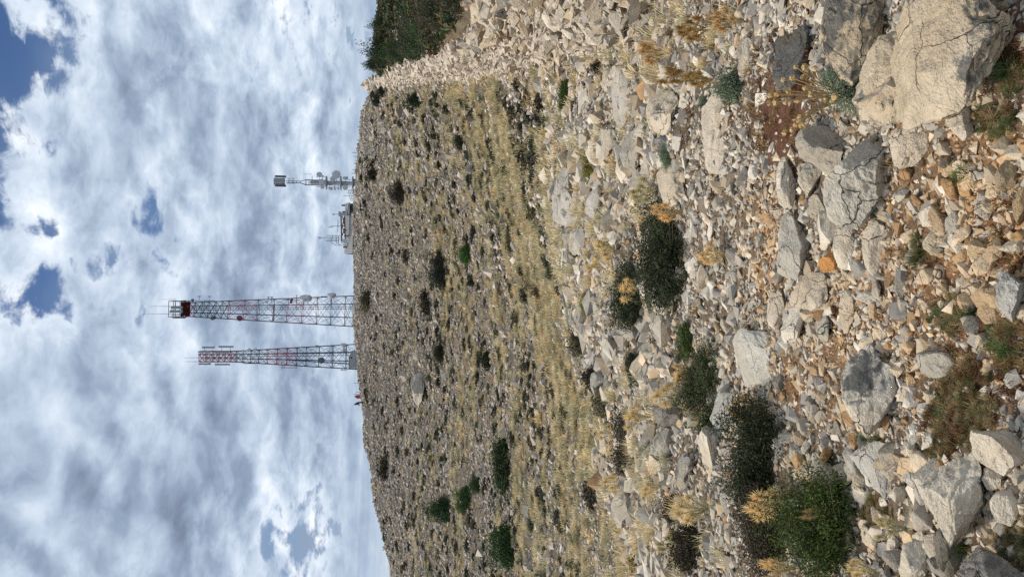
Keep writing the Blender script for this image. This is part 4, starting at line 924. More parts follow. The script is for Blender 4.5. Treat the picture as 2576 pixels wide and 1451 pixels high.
# grass
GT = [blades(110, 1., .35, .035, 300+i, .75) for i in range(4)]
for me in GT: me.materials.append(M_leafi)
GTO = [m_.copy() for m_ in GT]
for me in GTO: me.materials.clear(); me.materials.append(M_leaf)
COL_g = (bpy.data.collections.new('tuft_shape'), 4)
for i, me in enumerate(GT): COL_g[0].objects.link(bpy.data.objects.new('tuft_shape_%d' % i, me))
COL_gf = proto_collection('straw_shape', [blades(46, 1., .75, .07, 400+i, .9, 2) for i in range(4)], M_leafi)
TUFT = [(2440, 440, 52, 'bright green grass tuft in the near tan gravel', (.10, .16, .045)), (2320, 650, 55, 'brown green grass tuft below the flat tan plate', (.15, .14, .06)), (2215, 545, 26, 'small grass tuft above the narrow white slab', (.10, .13, .05)), (2300, 375, 45, 'grass tuft beside the flat leaning slab', (.10, .14, .05)), (2205, 395, 36, 'green grass tuft at the corner of the square boulder', (.09, .15, .05)),
 (2330, 30, 45, 'yellow grass tuft growing in a crack of the big slab', (.42, .36, .13)), (2545, 180, 60, 'dark green grass tuft at the right edge of the picture near its top', (.07, .12, .04)), (2555, 300, 40, 'grass tuft below the dark green edge tuft', (.10, .14, .05)), (2175, 1105, 26, 'green tuft touching the lichened white boulder', (.08, .15, .04)), (2540, 880, 60, 'long green grass by the bare red soil', (.11, .17, .055)), (2450, 790, 45, 'dark green tuft beside the bone shaped stone', (.07, .12, .045)), (2430, 1380, 45, 'green grass in front of the dark shaded rock', (.09, .15, .05)), (2140, 590, 26, 'thin green tuft between the white slabs', (.09, .14, .05)), (2480, 1140, 42, 'grass tuft between the white blade and the white faced rock', (.12, .15, .06))]
for x, y, w, lab, tint in TUFT:
    p = hit(x, y); s = w*float((p-EYE) @ FW)/F*1.05
    t = thing('grass_tuft', lab, 'grass tuft', ground(p), rng.uniform(0, 6.28), None, s); obj('blades', GTO[rng.integers(0, 4)], None, t, color=tuple(tint)+(1,))
# short turf of the near left
x, y, r = polar(34000, 1.4, 4.2, -30, 30); P = np.stack([x, y, H(x, y)], -1); w = zone(P, Z_turf); keep = rng.random(len(x)) < np.clip((w-.25)*.8, 0, .45); P = P[keep]; n = len(P)
cols = np.array([[.12, .145, .055], [.27, .19, .09], [.19, .17, .075], [.24, .14, .07], [.095, .13, .05], [.32, .25, .14]])[rng.integers(0, 6, n)]
s = rng.uniform(.012, .030, n); scatter('short_turf', P, np.stack([rng.normal(0, .25, n), rng.normal(0, .25, n), rng.uniform(0, 6.28, n)], -1), np.stack([s*1.5, s*1.5, s*.8], -1), cols, COL_g, 'short green and brown turf between the near stones', 'grass')
x, y, r = polar(9000, 1.4, 9, -30, 30); P = np.stack([x, y, H(x, y)], -1); w = zone(P, Z_soil)+.10*(fbm2(x*1.3, y*1.3, 5, 3) > .25); keep = rng.random(len(x)) < np.clip(w*.5, 0, .5); P = P[keep]; r = r[keep]; n = len(P)
cols = np.array([[.20, .11, .055], [.28, .17, .075], [.16, .08, .04], [.32, .23, .11]])[rng.integers(0, 4, n)]; s = (.012+.006*r)*rng.uniform(.7, 1.6, n)
scatter('dry_litter', P, np.stack([rng.normal(0, .5, n), rng.normal(0, .5, n), rng.uniform(0, 6.28, n)], -1), np.stack([s*1.4, s*1.4, s*.8], -1), cols, COL_gf, 'dry brown plant litter on the bare soil', 'grass')
# straw grass over the hillside and round the near stones
x, y, r = polar(54000, 11, 112, -31, 31); gm = fbm2(x*.06, y*.20, 31, 3)+.35*fbm2(x*.5, y*.5, 77, 3); wr = x > np.interp(y, WF[:, 1], WF[:, 0])+.6
dens = 1.1*smooth(gm, -.4, .3)*smooth(fbm2(x*.9, y*1.6, 83, 3), -.35, .25)*(1-.85*smooth(r, 58, 102))*smooth(r, 12, 16)+.07; keep = (rng.random(len(x)) < dens) & ~(wr & (rng.random(len(x)) < np.where(y < 32, .95, .6))); x, y, r = x[keep], y[keep], r[keep]; n = len(x)
cols = np.array([[.76, .63, .39], [.70, .61, .41], [.58, .52, .35], [.72, .56, .31], [.42, .40, .26], [.28, .27, .17]])[rng.integers(0, 6, n)]*rng.uniform(.8, 1.15, (n, 1)); s = (.11+.0028*r)*rng.uniform(.45, 1.5, n)
scatter('straw_grass', np.stack([x, y, H(x, y)], -1), np.stack([rng.normal(0, .15, n), rng.normal(0, .15, n), rng.uniform(0, 6.28, n)], -1), np.stack([s*1.2, s*1.2, s*.85], -1), cols, COL_gf, 'dry yellow straw grass between the stones of the slope', 'grass')
x, y, r = polar(9000, 4, 14, -31, 31); P = np.stack([x, y, H(x, y)], -1); zw = zone(P, [(1500, 600, 70, 130), (1620, 1000, 120, 60), (1560, 1250, 120, 200), (1680, 1330, 120, 110), (1660, 140, 160, 110), (1750, 60, 120, 80), (1560, 380, 90, 80), (1590, 480, 60, 60), (1450, 1100, 60, 60)]); keep = rng.random(len(x)) < zw*.15; P = P[keep]; r = r[keep]; n = len(P)
cols = np.array([[.78, .65, .41], [.70, .62, .42], [.52, .50, .34], [.66, .50, .28]])[rng.integers(0, 4, n)]; s = (.03+.013*r)*rng.uniform(.6, 1.4, n)
scatter('dry_wisps', P, np.stack([rng.normal(0, .2, n), rng.normal(0, .2, n), rng.uniform(0, 6.28, n)], -1), np.stack([s*.9, s*.9, s*1.1], -1), cols, COL_gf, 'thin dry wisps of grass among the stones before the brink', 'grass')
# low grey-green scrub too small to count
COL_s = proto_collection('scrub_shape', [dome_leaves(260, .24, 95+i, .4, .5) for i in range(4)], M_leafi)
x, y, r = polar(3800, 14, 112, -31, 31); keep = (fbm2(x*.15, y*.3, 61, 3) > -.15) & ~((x > np.interp(y, WF[:, 1], WF[:, 0])-.6) & (x < np.interp(y, WF[:, 1], WF[:, 0])+1.4)); x, y, r = x[keep], y[keep], r[keep]; n = len(x)
cols = np.array([[.035, .035, .02], [.055, .06, .03], [.04, .032, .022], [.09, .085, .035]])[rng.integers(0, 4, n)]; s = (.06+.0022*r)*rng.uniform(.6, 1.5, n)
scatter('low_scrub', np.stack([x, y, H(x, y)], -1), np.stack([np.zeros(n), np.zeros(n), rng.uniform(0, 6.28, n)], -1), np.stack([s*1.5, s*1.2, s*.9], -1), cols, COL_s, 'low dull scrub speckling the stony hillside', 'scrub')
y = np.concatenate([rng.uniform(7, 66, 5000), rng.uniform(7, 24, 2500)]); x = rng.uniform(2.5, 34, 7500)*np.where(np.arange(7500) < 5000, 1, .4); wr = (x > np.interp(y, WF[:, 1], WF[:, 0])+1.0+.4*(y < 14)) & (x < np.interp(y, WF[:, 1], WF[:, 0])+2+y*.3); x, y = x[wr], y[wr]; keep = fbm2(x*.3, y*.3, 62, 3) > -.35-.3*(y < 35); x, y = x[keep], y[keep]; n = len(x)
cols = np.array([[.05, .06, .03], [.06, .085, .03], [.09, .06, .035], [.11, .105, .05], [.04, .055, .025]])[rng.integers(0, 5, n)]; s = (.17+.003*y)*rng.uniform(.5, 1.5, n)
scatter('slope_scrub', np.stack([x, y, H(x, y)], -1), np.stack([np.zeros(n), np.zeros(n), rng.uniform(0, 6.28, n)], -1), np.stack([s*1.3, s*1.2, s*1.2], -1), cols, COL_s, 'tangled green and russet scrub behind the long wall', 'scrub')
# ------------------------------------------------------------------ masts, building, fence and people on the ridge
def zz1(x, y): return ((550+x*.38820)/1.59006, (1150+y*.38820)/1.59006)      # close-up of the two lattice masts
def zz2(x, y): return ((1050+x*.31013)/1.59006, (600+y*.31013)/1.59006)      # close-up of the round tower and building
def zz4(x, y): return ((1350+x*.27548)/1.59006, (1300+y*.27567)/1.59006)
def zz5(x, y): return ((1350+x*.27548)/1.59006, (350+y*.27567)/1.59006)
def dish(parent, c, r, d, name='dish_antenna', mat=None, depth=.5, arm=None):
    d = np.array(d, float); d /= np.linalg.norm(d); m = MB()
    m.lathe(np.array(c)-d*depth*r, d, [(0, r*.5), (depth*r*.45, r*.95), (depth*r, r), (depth*r*1.05, r*.97), (depth*r*1.2, r*.6), (depth*r*1.25, r*.05)], 18)
    o = m.build(name, mat or M_dish, parent, False)
    if arm is not None:
        a_ = MB(); a_.tube(np.array(c)-d*depth*r, arm, .05, .05, 5)
        me = bpy.data.meshes.new('bracket'); me.from_pydata([tuple(np.array(v)-np.array(parent.location)) for v in a_.v], [], a_.f); me.materials.append(M_steel); obj('bracket', me, None, o)
    return o
def panel(parent, p0, p1, w=.3, dth=.14, mat=None, arm=None):
    p0 = np.array(p0); p1 = np.array(p1); m = MB(); c = (p0+p1)/2; h = np.linalg.norm(p1-p0)/2
    m.box(c, (w/2, dth/2, h)); m.box(c+np.array([0, -dth/2-.004, 0]), (w*.42, .01, h*.96))
    o = m.build('panel_antenna', mat or M_panel, parent)
    if arm is not None:
        a_ = MB()
        for q in (c+np.array([0, 0, h*.6]), c-np.array([0, 0, h*.6])): a_.tube(q, (arm[0], arm[1], q[2]), .035, .035, 5)
        me = bpy.data.meshes.new('bracket'); me.from_pydata([tuple(np.array(v)-np.array(parent.location)) for v in a_.v], [], a_.f); me.materials.append(M_steel); obj('bracket', me, None, o)
def lattice(label, conv, R, rings, half, cy, redf, alpha=R_(25.5)):
    # rings: close-up x of every horizontal ring from the bottom; half(x): half width in close-up pixels
    q = at_depth(*conv(rings[len(rings)//3], cy), R); x0 = q[0]; pxm = .3882/1.59006/F*R*1.0
    zg = float(H(x0, R))-.2; t = thing('lattice_mast', label, 'radio mast', (x0, R, zg))
    lv = []
    for x in rings:
        z = at_depth(*conv(x, cy), R)[2]; rho = half(x)/math.cos(alpha)*pxm
        lv.append((z, rho, redf(x)))
    z0, rho0, _ = lv[0]; slope = (lv[1][1]-lv[0][1])/(lv[1][0]-lv[0][0]); lv.insert(0, (zg, rho0+slope*(zg-z0), lv[0][2]))
    def corner(k, l): a = alpha+k*math.pi/2; return np.array([x0+l[1]*math.cos(a), R+l[1]*math.sin(a), l[0]])
    for k in range(4):
        m = MB()
        for i in range(len(lv)-1): m.tube(corner(k, lv[i]), corner(k, lv[i+1]), .115, .10, 6, mi=int(lv[i+1][2]))
        m.build('leg', [M_steel, M_red], t)
    for i in range(len(lv)-1):
        m = MB(); a, b = lv[i], lv[i+1]; mi = int(b[2])
        for k in range(4):
            c0, c1, d0, d1 = corner(k, a), corner(k+1, a), corner(k, b), corner(k+1, b)
            m.tube(c0, d1, .036, None, 4, mi); m.tube(c1, d0, .036, None, 4, mi); m.tube(d0, d1, .036, None, 4, mi)
        m.tube(corner(0, b), corner(2, b), .035, None, 4, mi); m.build('bracing', [M_steel, M_red], t)
    m = MB()                                     # cable ladder
    for sx in (-.22, .22): m.tube((x0+.5*lv[0][1]*.4+sx, R-.3, zg), (x0+sx+.1, R-.3, lv[-1][0]), .05, None, 4)
    for z in np.arange(zg+.4, lv[-1][0], .5):
        f_ = (z-zg)/(lv[-1][0]-zg); xx = (x0+.5*lv[0][1]*.4)*(1-f_)+(x0+.1)*f_; m.tube((xx-.22, R-.3, z), (xx+.22, R-.3, z), .025, None, 4)
    m.build('cable_ladder', M_steel, t)
    return t, x0, corner, lv
R1 = 160.
def A1(x, y, dy=0.): p = at_depth(*zz1(x, y), R1+dy); return p
t1, X1, cor1, lv1 = lattice('tallest red and grey lattice mast on the ridge with a caged platform on top', zz1, R1, [2225, 2140, 1995, 1850, 1700, 1545, 1400, 1240, 1100, 940, 870, 800, 730, 660, 590, 525], lambda x: 67+(x-530)*.0502, 235, lambda x: x in (1700, 1545, 1100, 940, 525))
M_dkred = paint('dark_red_paint', (.05, .010, .014), .3, .7)
def cage(t, a, b, y0, y1, conv, R, name, mats):
    zt = at_depth(*conv(a, (y0+y1)/2), R)[2]; zb = at_depth(*conv(b, (y0+y1)/2), R)[2]; xl = at_depth(*conv((a+b)/2, y1), R)[0]; xr = at_depth(*conv((a+b)/2, y0), R)[0]; w = (xr-xl)/2; x0 = (xl+xr)/2
    m = MB()
    for z in (zb, zb+(zt-zb)*.45, zt):
        for (p, q) in (((-1, -1), (1, -1)), ((1, -1), (1, 1)), ((1, 1), (-1, 1)), ((-1, 1), (-1, -1))): m.tube((x0+p[0]*w, R+p[1]*w, z), (x0+q[0]*w, R+q[1]*w, z), .06, None, 5)
    for sx in (-1, -.33, .33, 1):
        for sy in (-1, 1): m.tube((x0+sx*w, R+sy*w, zb), (x0+sx*w, R+sy*w, zt), .045, None, 4)
    m.box((x0, R, zb-.04), (w*.9, w*.9, .04)); m.build(name, mats, t)
    return x0, w, zb, zt
cage(t1, 345, 470, 140, 300, zz1, R1, 'platform_cage', M_dkred); cage(t1, 475, 520, 135, 300, zz1, R1, 'platform_rail', M_dkred)
for (x0, x1, y, d) in ((345, 465, 205, -1.8), (335, 465, 245, -1.9), (365, 490, 140, .4), (360, 495, 312, -.2), (350, 460, 278, 1.2)): panel(t1, A1(x1, y, d), A1(x0, y, d), .55 if y in (205, 245) else .22, .18, None, (X1, R1))
for (x0, x1, y) in ((50, 345, 270), (130, 315, 193), (250, 400, 122)):
    m = MB(); m.tube(A1(x1, y), A1(x0, y), .045, .02, 5); m.build('whip_antenna', M_steel, t1)
for (x, y, r, d, mt, dep) in ((567, 130, 16, (.5, -1, 0), M_dishd, .5), (780, 320, 30, (-.6, .3, -.2), M_dishd, .7), (1052, 316, 30, (-.3, -1, 0), M_dishd, .45), (1715, 98, 46, (.85, -.5, .1), M_dish, .9), (1760, 105, 36, (.6, .8, 0), M_dish, .9), (2000, 70, 44, (.95, -.35, .05), M_dish, .85), (1347, 98, 13, (.8, -.6, 0), M_dish, .7), (1382, 98, 13, (.8, -.6, 0), M_dish, .7), (1640, 78, 10, (1, -.2, 0), M_dish, .6), (1325, 145, 13, (.4, -1, 0), M_dish, .6)):
    dish(t1, A1(x, y, -1.2 if mt is M_dish else -.8), r*.0202, d, 'dish_antenna', mt, dep, (X1+(1 if y < 235 else -1)*1.3, R1-.6, A1(x, y)[2]))
for (x0, x1, y) in ((590, 795, 135), (1890, 2085, 92), (710, 810, 312), (1500, 1790, 128)):
    m = MB(); m.tube(A1(x1, y, -.6), A1(x0, y, -.6), .06, None, 5); m.tube(A1((x0+x1)/2, y, -.6), (X1, R1-.6, A1((x0+x1)/2, y)[2]), .04, None, 5); m.build('antenna_pole', M_red if x0 == 1500 else M_steel, t1)
for x in (638, 742):
    m = MB(); m.tube(A1(x, 135, -.6), A1(x, 80, -.6), .03, None, 4); m.tube(A1(x-22, 82, -.6), A1(x+22, 105, -.6), .03, None, 4); m.tube(A1(x+22, 82, -.6), A1(x-22, 105, -.6), .03, None, 4); m.build('folded_antenna', M_steel, t1)
m = MB(); c = A1(1402, 262, -.3); m.box(c, (1.5, .5, .09)); m.build('rest_platform', M_conc, t1)
m = MB(); m.box(A1(1585, 137, -.5), (.5, .25, .22), M=rotm((0, .3, 0))); m.build('equipment_box', M_dishd, t1)

R2 = 150.
def A2(x, y, dy=0.): return at_depth(*zz1(x, y), R2+dy)
t2, X2, cor2, lv2 = lattice('shorter red and grey lattice mast behind the pale equipment cabin', zz1, R2, [2270, 2150, 2010, 1870, 1740, 1640, 1540, 1440, 1340, 1250, 1170, 1090, 1020, 960, 900, 840, 780, 710, 640], lambda x: 50+max(0, x-1000)*.0567, 710, lambda x: x <= 1000 or x in (1540, 1440, 1340))
for (x0, x1, y, d) in ((665, 795, 615, 0), (835, 990, 608, .2), (625, 752, 662, -1.1), (800, 945, 668, -1.2), (628, 755, 786, 0), (797, 952, 791, -.2)): panel(t2, A2(x1, y, d), A2(x0, y, d), .30, .16, None, (X2+(.7 if y < 700 else -.7), R2))
for (x0, x1, y) in ((475, 640, 722), (485, 640, 762)):
    m = MB(); m.tube(A2(x1, y), A2(x0, y), .04, .02, 5); m.build('whip_antenna', M_steel, t2)
for (x, y, r, d, mt, dep) in ((1090, 651, 16, (.7, -.7, 0), M_dish, .5), (1150, 636, 17, (.8, -.6, 0), M_dish, .6), (1215, 634, 17, (.8, -.6, 0), M_dish, .6), (1895, 750, 32, (-.1, -1, 0), M_dishd, .4), (2121, 588, 33, (.9, -.4, .05), M_dish, .9), (2135, 641, 17, (.1, -1, 0), M_dish, .4), (1490, 826, 17, (-.5, -1, 0), M_dish, .4), (740, 764, 14, (-.3, -1, 0), M_dish, .4)):
    dish(t2, A2(x, y, -1.3), r*.019, d, 'dish_antenna', mt, dep, (X2+(.9 if y < 700 else -.9), R2-.6, A2(x, y)[2]))
for (x0, x1, y, yi) in ((1085, 1220, 782, 762), (2090, 2155, 850, 828), (1500, 1650, 825, 790), (1830, 1865, 596, 615)):
    m = MB(); m.tube(A2(x1, y, -.5), A2(x0, y, -.5), .05, None, 5)
    for x in (x0+15, x1-15): m.tube(A2(x, y, -.5), A2(x, yi, -.3), .04, None, 4)
    m.build('antenna_pole', M_steel, t2)
m = MB(); m.tube(A2(2270, 790, -.8), A2(1540, 745, -.4), .13, .10, 5); m.build('feeder_cable', M_dishd, t2)
# equipment cabin in front of the shorter mast
cl = A2(2290, 832, -5); cr = A2(2290, 655, -5); zt = A2(2180, 800, -5)[2]; zs = A2(2200, 712, -5)[2]; zgd = float(H((cl[0]+cr[0])/2, R2-5))-.1
cb = thing('equipment_cabin', 'pale grey cabin with a sloping roof edge at the foot of the shorter mast', 'cabin', ((cl[0]+cr[0])/2, R2-5, zgd))
w = (cr[0]-cl[0])/2; xm = (cl[0]+cr[0])/2; xk = cl[0]+(cr[0]-cl[0])*.67
m = MB(); yb, yf = R2-3.4, R2-5
prof = [(cl[0], zgd), (cr[0], zgd), (cr[0], zs-.25), (xk, zt), (cl[0], zt)]
V = [(x, yf, z) for x, z in prof]+[(x, yb, z) for x, z in prof]
m._add(V, [(0, 1, 2, 3, 4), (9, 8, 7, 6, 5)]+[(i, i+5, (i+1) % 5+5, (i+1) % 5) for i in range(5)]); m.build('wall', M_cabin, cb)
m = MB(); pr = [(cl[0]-.08, zt+.03), (xk+.02, zt+.03), (cr[0]+.08, zs-.22)]
for (a, b) in zip(pr[:-1], pr[1:]):
    dv = np.array([b[0]-a[0], 0, b[1]-a[1]]); L = np.linalg.norm(dv); m.box(((a[0]+b[0])/2, (yf+yb)/2, (a[1]+b[1])/2), (L/2, .95, .04), M=np.array(Matrix.Rotation(-math.atan2(dv[2], dv[0]), 3, 'Y')))
m.build('roof', M_conc, cb)
p = A2(2240, 772, -5); m = MB(); m.box((p[0], yf-.02, p[2]-.2), (.62, .03, .75)); m.build('door', M_panel, cb)
p = A2(2204, 722, -5); m = MB(); m.lathe((p[0], yf-.005, p[2]), (0, -1, 0), [(0, .16), (.04, .16), (.05, .1)], 12); m.build('vent', M_dark, cb)

# round concrete tower with dishes
R3 = 165.; K3 = .31013/1.59006/F*R3
def A3(x, y, dy=0.): return at_depth(*zz2(x, y), R3+dy)
q = A3(1000, 432); X3 = q[0]; zg3 = float(H(X3, R3))-.3
t3 = thing('dish_tower', 'short round concrete tower hung with white dishes above the building', 'radio tower', (X3, R3, zg3))
def Zc(x): return A3(x, 432)[2]
m = MB(); m.lathe((X3, R3, zg3), (0, 0, 1), [(0, .52), (Zc(1000)-zg3, .5), (Zc(640)-zg3, .42), (Zc(615)-zg3, .38)], 20); m.build('shaft', M_conc, t3, False)
for x, rr_ in ((1165, 95), (1010, 90), (825, 88)):
    z = Zc(x); m = MB(); m.lathe((X3, R3, z-.14), (0, 0, 1), [(0, .6), (.03, rr_*K3*.97), (.10, rr_*K3), (.26, rr_*K3), (.27, rr_*K3*.9)], 24); o = m.build('disc_platform', M_conc, t3)
m = MB()
for k in range(4):
    a = k*math.pi/2+.6; e = lambda r, z: np.array([X3+r*math.cos(a), R3+r*math.sin(a), z])
    m.tube(e(.75, Zc(825)), e(.75, Zc(560)), .06, None, 5); m.tube(e(.75, Zc(560)), e(.25, Zc(490)), .06, None, 5); m.tube(e(.25, Zc(490)), e(.25, Zc(310)), .06, None, 5)
    for x in (560, 600, 640, 680, 720, 770): 
        a2 = a+math.pi/2; m.tube(e(.75, Zc(x)), (X3+.75*math.cos(a2), R3+.75*math.sin(a2), Zc(x)), .035, None, 4)
    for x in (340, 390, 440, 490):
        a2 = a+math.pi/2; m.tube(e(.25, Zc(x)), (X3+.25*math.cos(a2), R3+.25*math.sin(a2), Zc(x)), .03, None, 4)
m.build('mast_frame', M_steel, t3)
for y, d in ((342, .3), (385, -.9), (412, -.9), (462, .2), (375, .9), (440, .9)):
    x0_, x1_ = (160, 305) if y in (342, 462) else (145, 290)
    a, b = A3(x1_, y, d), A3(x0_, y, d); sh = (397-432)*K3*0
    panel(t3, a, b, .42, .18, M_dishd if y in (342, 462) else M_panel, (X3+.3, R3))
for (x0, x1, y) in ((522, 640, 313), (130, 145, 398)):
    m = MB(); m.tube(A3(x1, y), A3(x0, y), .04, .02, 5); m.build('whip_antenna', M_steel, t3)
for x in (340, 395):
    m = MB()
    for y in (368, 432): m.tube(A3(x, y), A3(x, 400), .04, None, 4); m.tube(A3(x-25, y), A3(x+25, y), .04, None, 4)
    m.build('antenna_bracket', M_steel, t3)
for (x, y, r, d, dep) in ((952, 316, 54, (.25, -1, .05), .35), (906, 375, 35, (.1, -1, 0), .4), (732, 315, 35, (.35, -1, 0), .4), (763, 412, 38, (0, -1, 0), .4), (1070, 350, 33, (.95, -.2, .05), .9), (1066, 485, 34, (-.35, -1, 0), .4), (768, 497, 30, (-.9, -.1, -.25), .9), (872, 512, 32, (-.9, -.3, -.2), .9), (930, 506, 16, (-.5, -1, 0), .6), (976, 500, 15, (-.5, -1, 0), .6), (775, 330, 14, (.9, .3, 0), .6), (1195, 380, 34, (.9, -.2, 0), .6)):
    dish(t3, A3(x, y, -.9), r*K3, d, 'dish_antenna', M_dishd if x in (1195,) else M_dish, dep, (X3, R3, A3(x, y)[2]))
m = MB()
for (a, b) in (((690, 345), (810, 350)), ((700, 475), (800, 478)), ((640, 335), (640, 380)), ((850, 480), (960, 485)), ((1040, 375), (1140, 385)), ((1060, 460), (1130, 485))): m.tube(A3(*a, -.5), A3(*b, -.5), .05, None, 5)
m.build('pipe_mounts', M_steel, t3)

# building with a ribbed metal roof and a rusty gantry
R4 = 168.
def A4(x, y, dy=0.): return at_depth(*zz2(x, y), R4+dy)
zgb = float(H(A4(1100, 1000)[0], R4))-.3; cB = A4(1150, 1000)
B = thing('mast_building', 'low building with a ribbed metal roof and a rusty beam frame on top', 'building', (cB[0], R4, zgb))
xl, xr = A4(1150, 1315)[0], A4(1150, 690)[0]; xm = A4(1150, 830)[0]
ze = A4(1168, 1050)[2]; zr = A4(1062, 1050, 3)[2]; ze2 = A4(1122, 740)[2]
m = MB(); m.box(((xl+xm)/2, R4+3, (zgb+ze)/2), ((xm-xl)/2-.25, 2.9, (ze-zgb)/2)); m.box(((xm+xr)/2, R4+3, (zgb+ze2)/2), ((xr-xm)/2, 2.9, (ze2-zgb)/2)); m.build('wall', M_wallb, B)
rt = MB()
def roof(x0, x1, z0, z1): 
    n = max(3, int((x1-x0)/.34)); V = []; Fs = []
    for i in range(n*2+1):
        x = x0+(x1-x0)*i/(2*n); b = .05 if i % 2 else 0.
        V += [(x, R4-.35, z0+b), (x, R4+3, z1+b), (x, R4+6.4, z0+b), (x, R4-.35, z0+b-.12), (x, R4+6.4, z0+b-.12)]
        if i:
            q = 5*(i-1); Fs += [(q, q+5, q+6, q+1), (q+1, q+6, q+7, q+2), (q+3, q+8, q+5, q), (q+4, q+2, q+7, q+9)]
    rt._add(V, Fs)
roof(xl-.3, xm, ze, zr); roof(xm+.02, xr+.2, ze2, zr+.05)
M_roof = paint('metal_roof', (.24, .24, .245), .3, .6, .2, 4)
ro = rt.build('roof', M_roof, B)
m = MB()
for (a, b, r) in (((1012, 840), (1022, 1185), .16), ((1060, 850), (1068, 1170), .12), ((1030, 850), (1062, 985), .10), ((1060, 850), (1030, 985), .10), ((1015, 975), (1065, 985), .12), ((1030, 990), (1068, 1105), .10), ((1062, 1000), (1030, 1100), .10), ((1040, 1035), (1090, 1035), .12), ((1050, 1110), (1125, 1112), .16), ((1015, 1165), (1070, 1172), .14)): m.tube(A4(*a, 1.5), A4(*b, 1.5), r, None, 4)
m.build('beam_frame', M_rust, B)
m = MB(); a = A4(985, 828, 1); b = A4(1095, 828, 1); m.box((a+b)/2, (.32, .45, (a[2]-b[2])/2)); m.box(a+np.array([.05, 0, -.15]), (.52, .5, .2)); m.build('pylon', M_conc, B)
for y, x0, x1 in ((715, 1025, 1068), (1252, 1045, 1090), (800, 1035, 1070)):
    a, b = A4(x0, y, 2), A4(x1, y, 2); m = MB(); m.box((a+b)/2, (.16, .16, (a[2]-b[2])/2)); m.box(a, (.2, .2, .06)); m.build('chimney', M_dishd, B)
dish(B, A4(1060, 1175, -.5), 33*K3, (-.15, -1, .15), 'dish_antenna', M_dish, .4, A4(1050, 1165, 1))
for (pts) in ([((1005, 982), (880, 982)), ((975, 905), (970, 1060)), ((915, 995), (845, 997)), ((882, 982), (882, 1000))], [((985, 828), (895, 830)), ((925, 822), (925, 840)), ((912, 820), (912, 842))], [((1010, 1105), (818, 1103))], [((1010, 1130), (710, 1128)), ((740, 1120), (740, 1142)), ((870, 1122), (870, 1140)), ((725, 1140), (765, 1142))], [((1010, 1155), (835, 1153))], [((990, 1175), (815, 1172))], [((940, 1228), (1075, 1230)), ((940, 1228), (880, 1185)), ((1005, 1228), (950, 1190)), ((1060, 1228), (1010, 1190)), ((950, 1110), (950, 1205)), ((980, 1110), (980, 1205)), ((910, 1105), (880, 1180))]):
    m = MB()
    for a, b in pts: m.tube(A4(*a, 1.5), A4(*b, 1.5), .05, None, 4)
    m.build('roof_antenna', M_steel, B)
for (y, x0, x1) in ((760, 1125, 1200), (735, 1130, 1200)):
    a, b = A4(x0, y, -.05), A4(x1, y, -.05); m = MB(); m.box((a+b)/2-np.array([0, .03, 0]), (.16 if y == 760 else .1, .03, (a[2]-b[2])/2)); m.build('window', M_dark, B)
# railed walkway between building and round tower
wk = thing('railed_walkway', 'railed walkway between the building and the round dish tower', 'walkway', A4(1195, 590, -1))
wb_ = np.array(wk.location); m = MB(); a, b = A4(1165, 510, -1), A4(1200, 655, -1)
m.tube(a, b, .14, None, 4); m.tube(a+np.array([0, 1, -.1]), b+np.array([0, 1, -.1]), .14, None, 4); m.build('deck', M_conc, wk)
m = MB()
for f_ in (.3, .65, 1.0): m.tube(A4(1165-f_*62, 510, -1), A4(1200-f_*65, 655, -1), .035, None, 4)
m.build('handrail', M_steel, wk)
for k in range(8):
    y = 512+k*20; xb = 1165+35*(y-510)/145; m = MB(); m.tube(A4(xb, y, -1), A4(xb-64-(18 if k in (2, 4) else 0)-(60 if k == 4 else 0), y, -1), .035, None, 4); m.build('railing_post', M_steel, wk)

# wire fences on the skyline
def fence(label, conv, posts, R, wires):
    tops, bots = [], []
    for (x0, y0, x1, y1) in posts: tops.append(at_depth(*conv(x0, y0), R)); b_ = at_depth(*conv(x1, y1), R); b_[2] -= .5; bots.append(b_)
    c = bots[0]; t = thing('wire_fence', label, 'fence', c)
    for a, b in zip(tops, bots): m = MB(); m.tube(b, a, .045, .03, 5); m.build('post', M_twig, t)
    for f_ in wires:
        m = MB()
        for i in range(len(tops)-1):
            p, q = bots[i]+(tops[i]-bots[i])*f_, bots[i+1]+(tops[i+1]-bots[i+1])*f_; mid = (p+q)/2-np.array([0, 0, .10+.1*rng.random()]); m.tube(p, mid, .012, None, 3); m.tube(mid, q, .012, None, 3)
        m.build('wire', M_steel, t)
fence('leaning wire fence on the ridge between the wall top and the round tower', zz5, [(390, 205, 460, 208), (332, 405, 425, 418), (285, 572, 375, 605), (275, 764, 380, 772), (260, 880, 350, 892), (205, 942, 345, 965), (235, 1000, 335, 1008), (232, 1100, 330, 1120), (245, 1155, 330, 1157), (212, 1193, 320, 1198), (198, 1243, 310, 1265)], 116, (.85, .55, .3))
fence('thin wire fence on the ridge beside the two walkers', zz4, [(225, 245, 300, 250), (235, 840, 330, 842), (265, 970, 345, 974), (238, 1003, 340, 1001), (240, 1026, 340, 1024)], 128, (.9, .5))

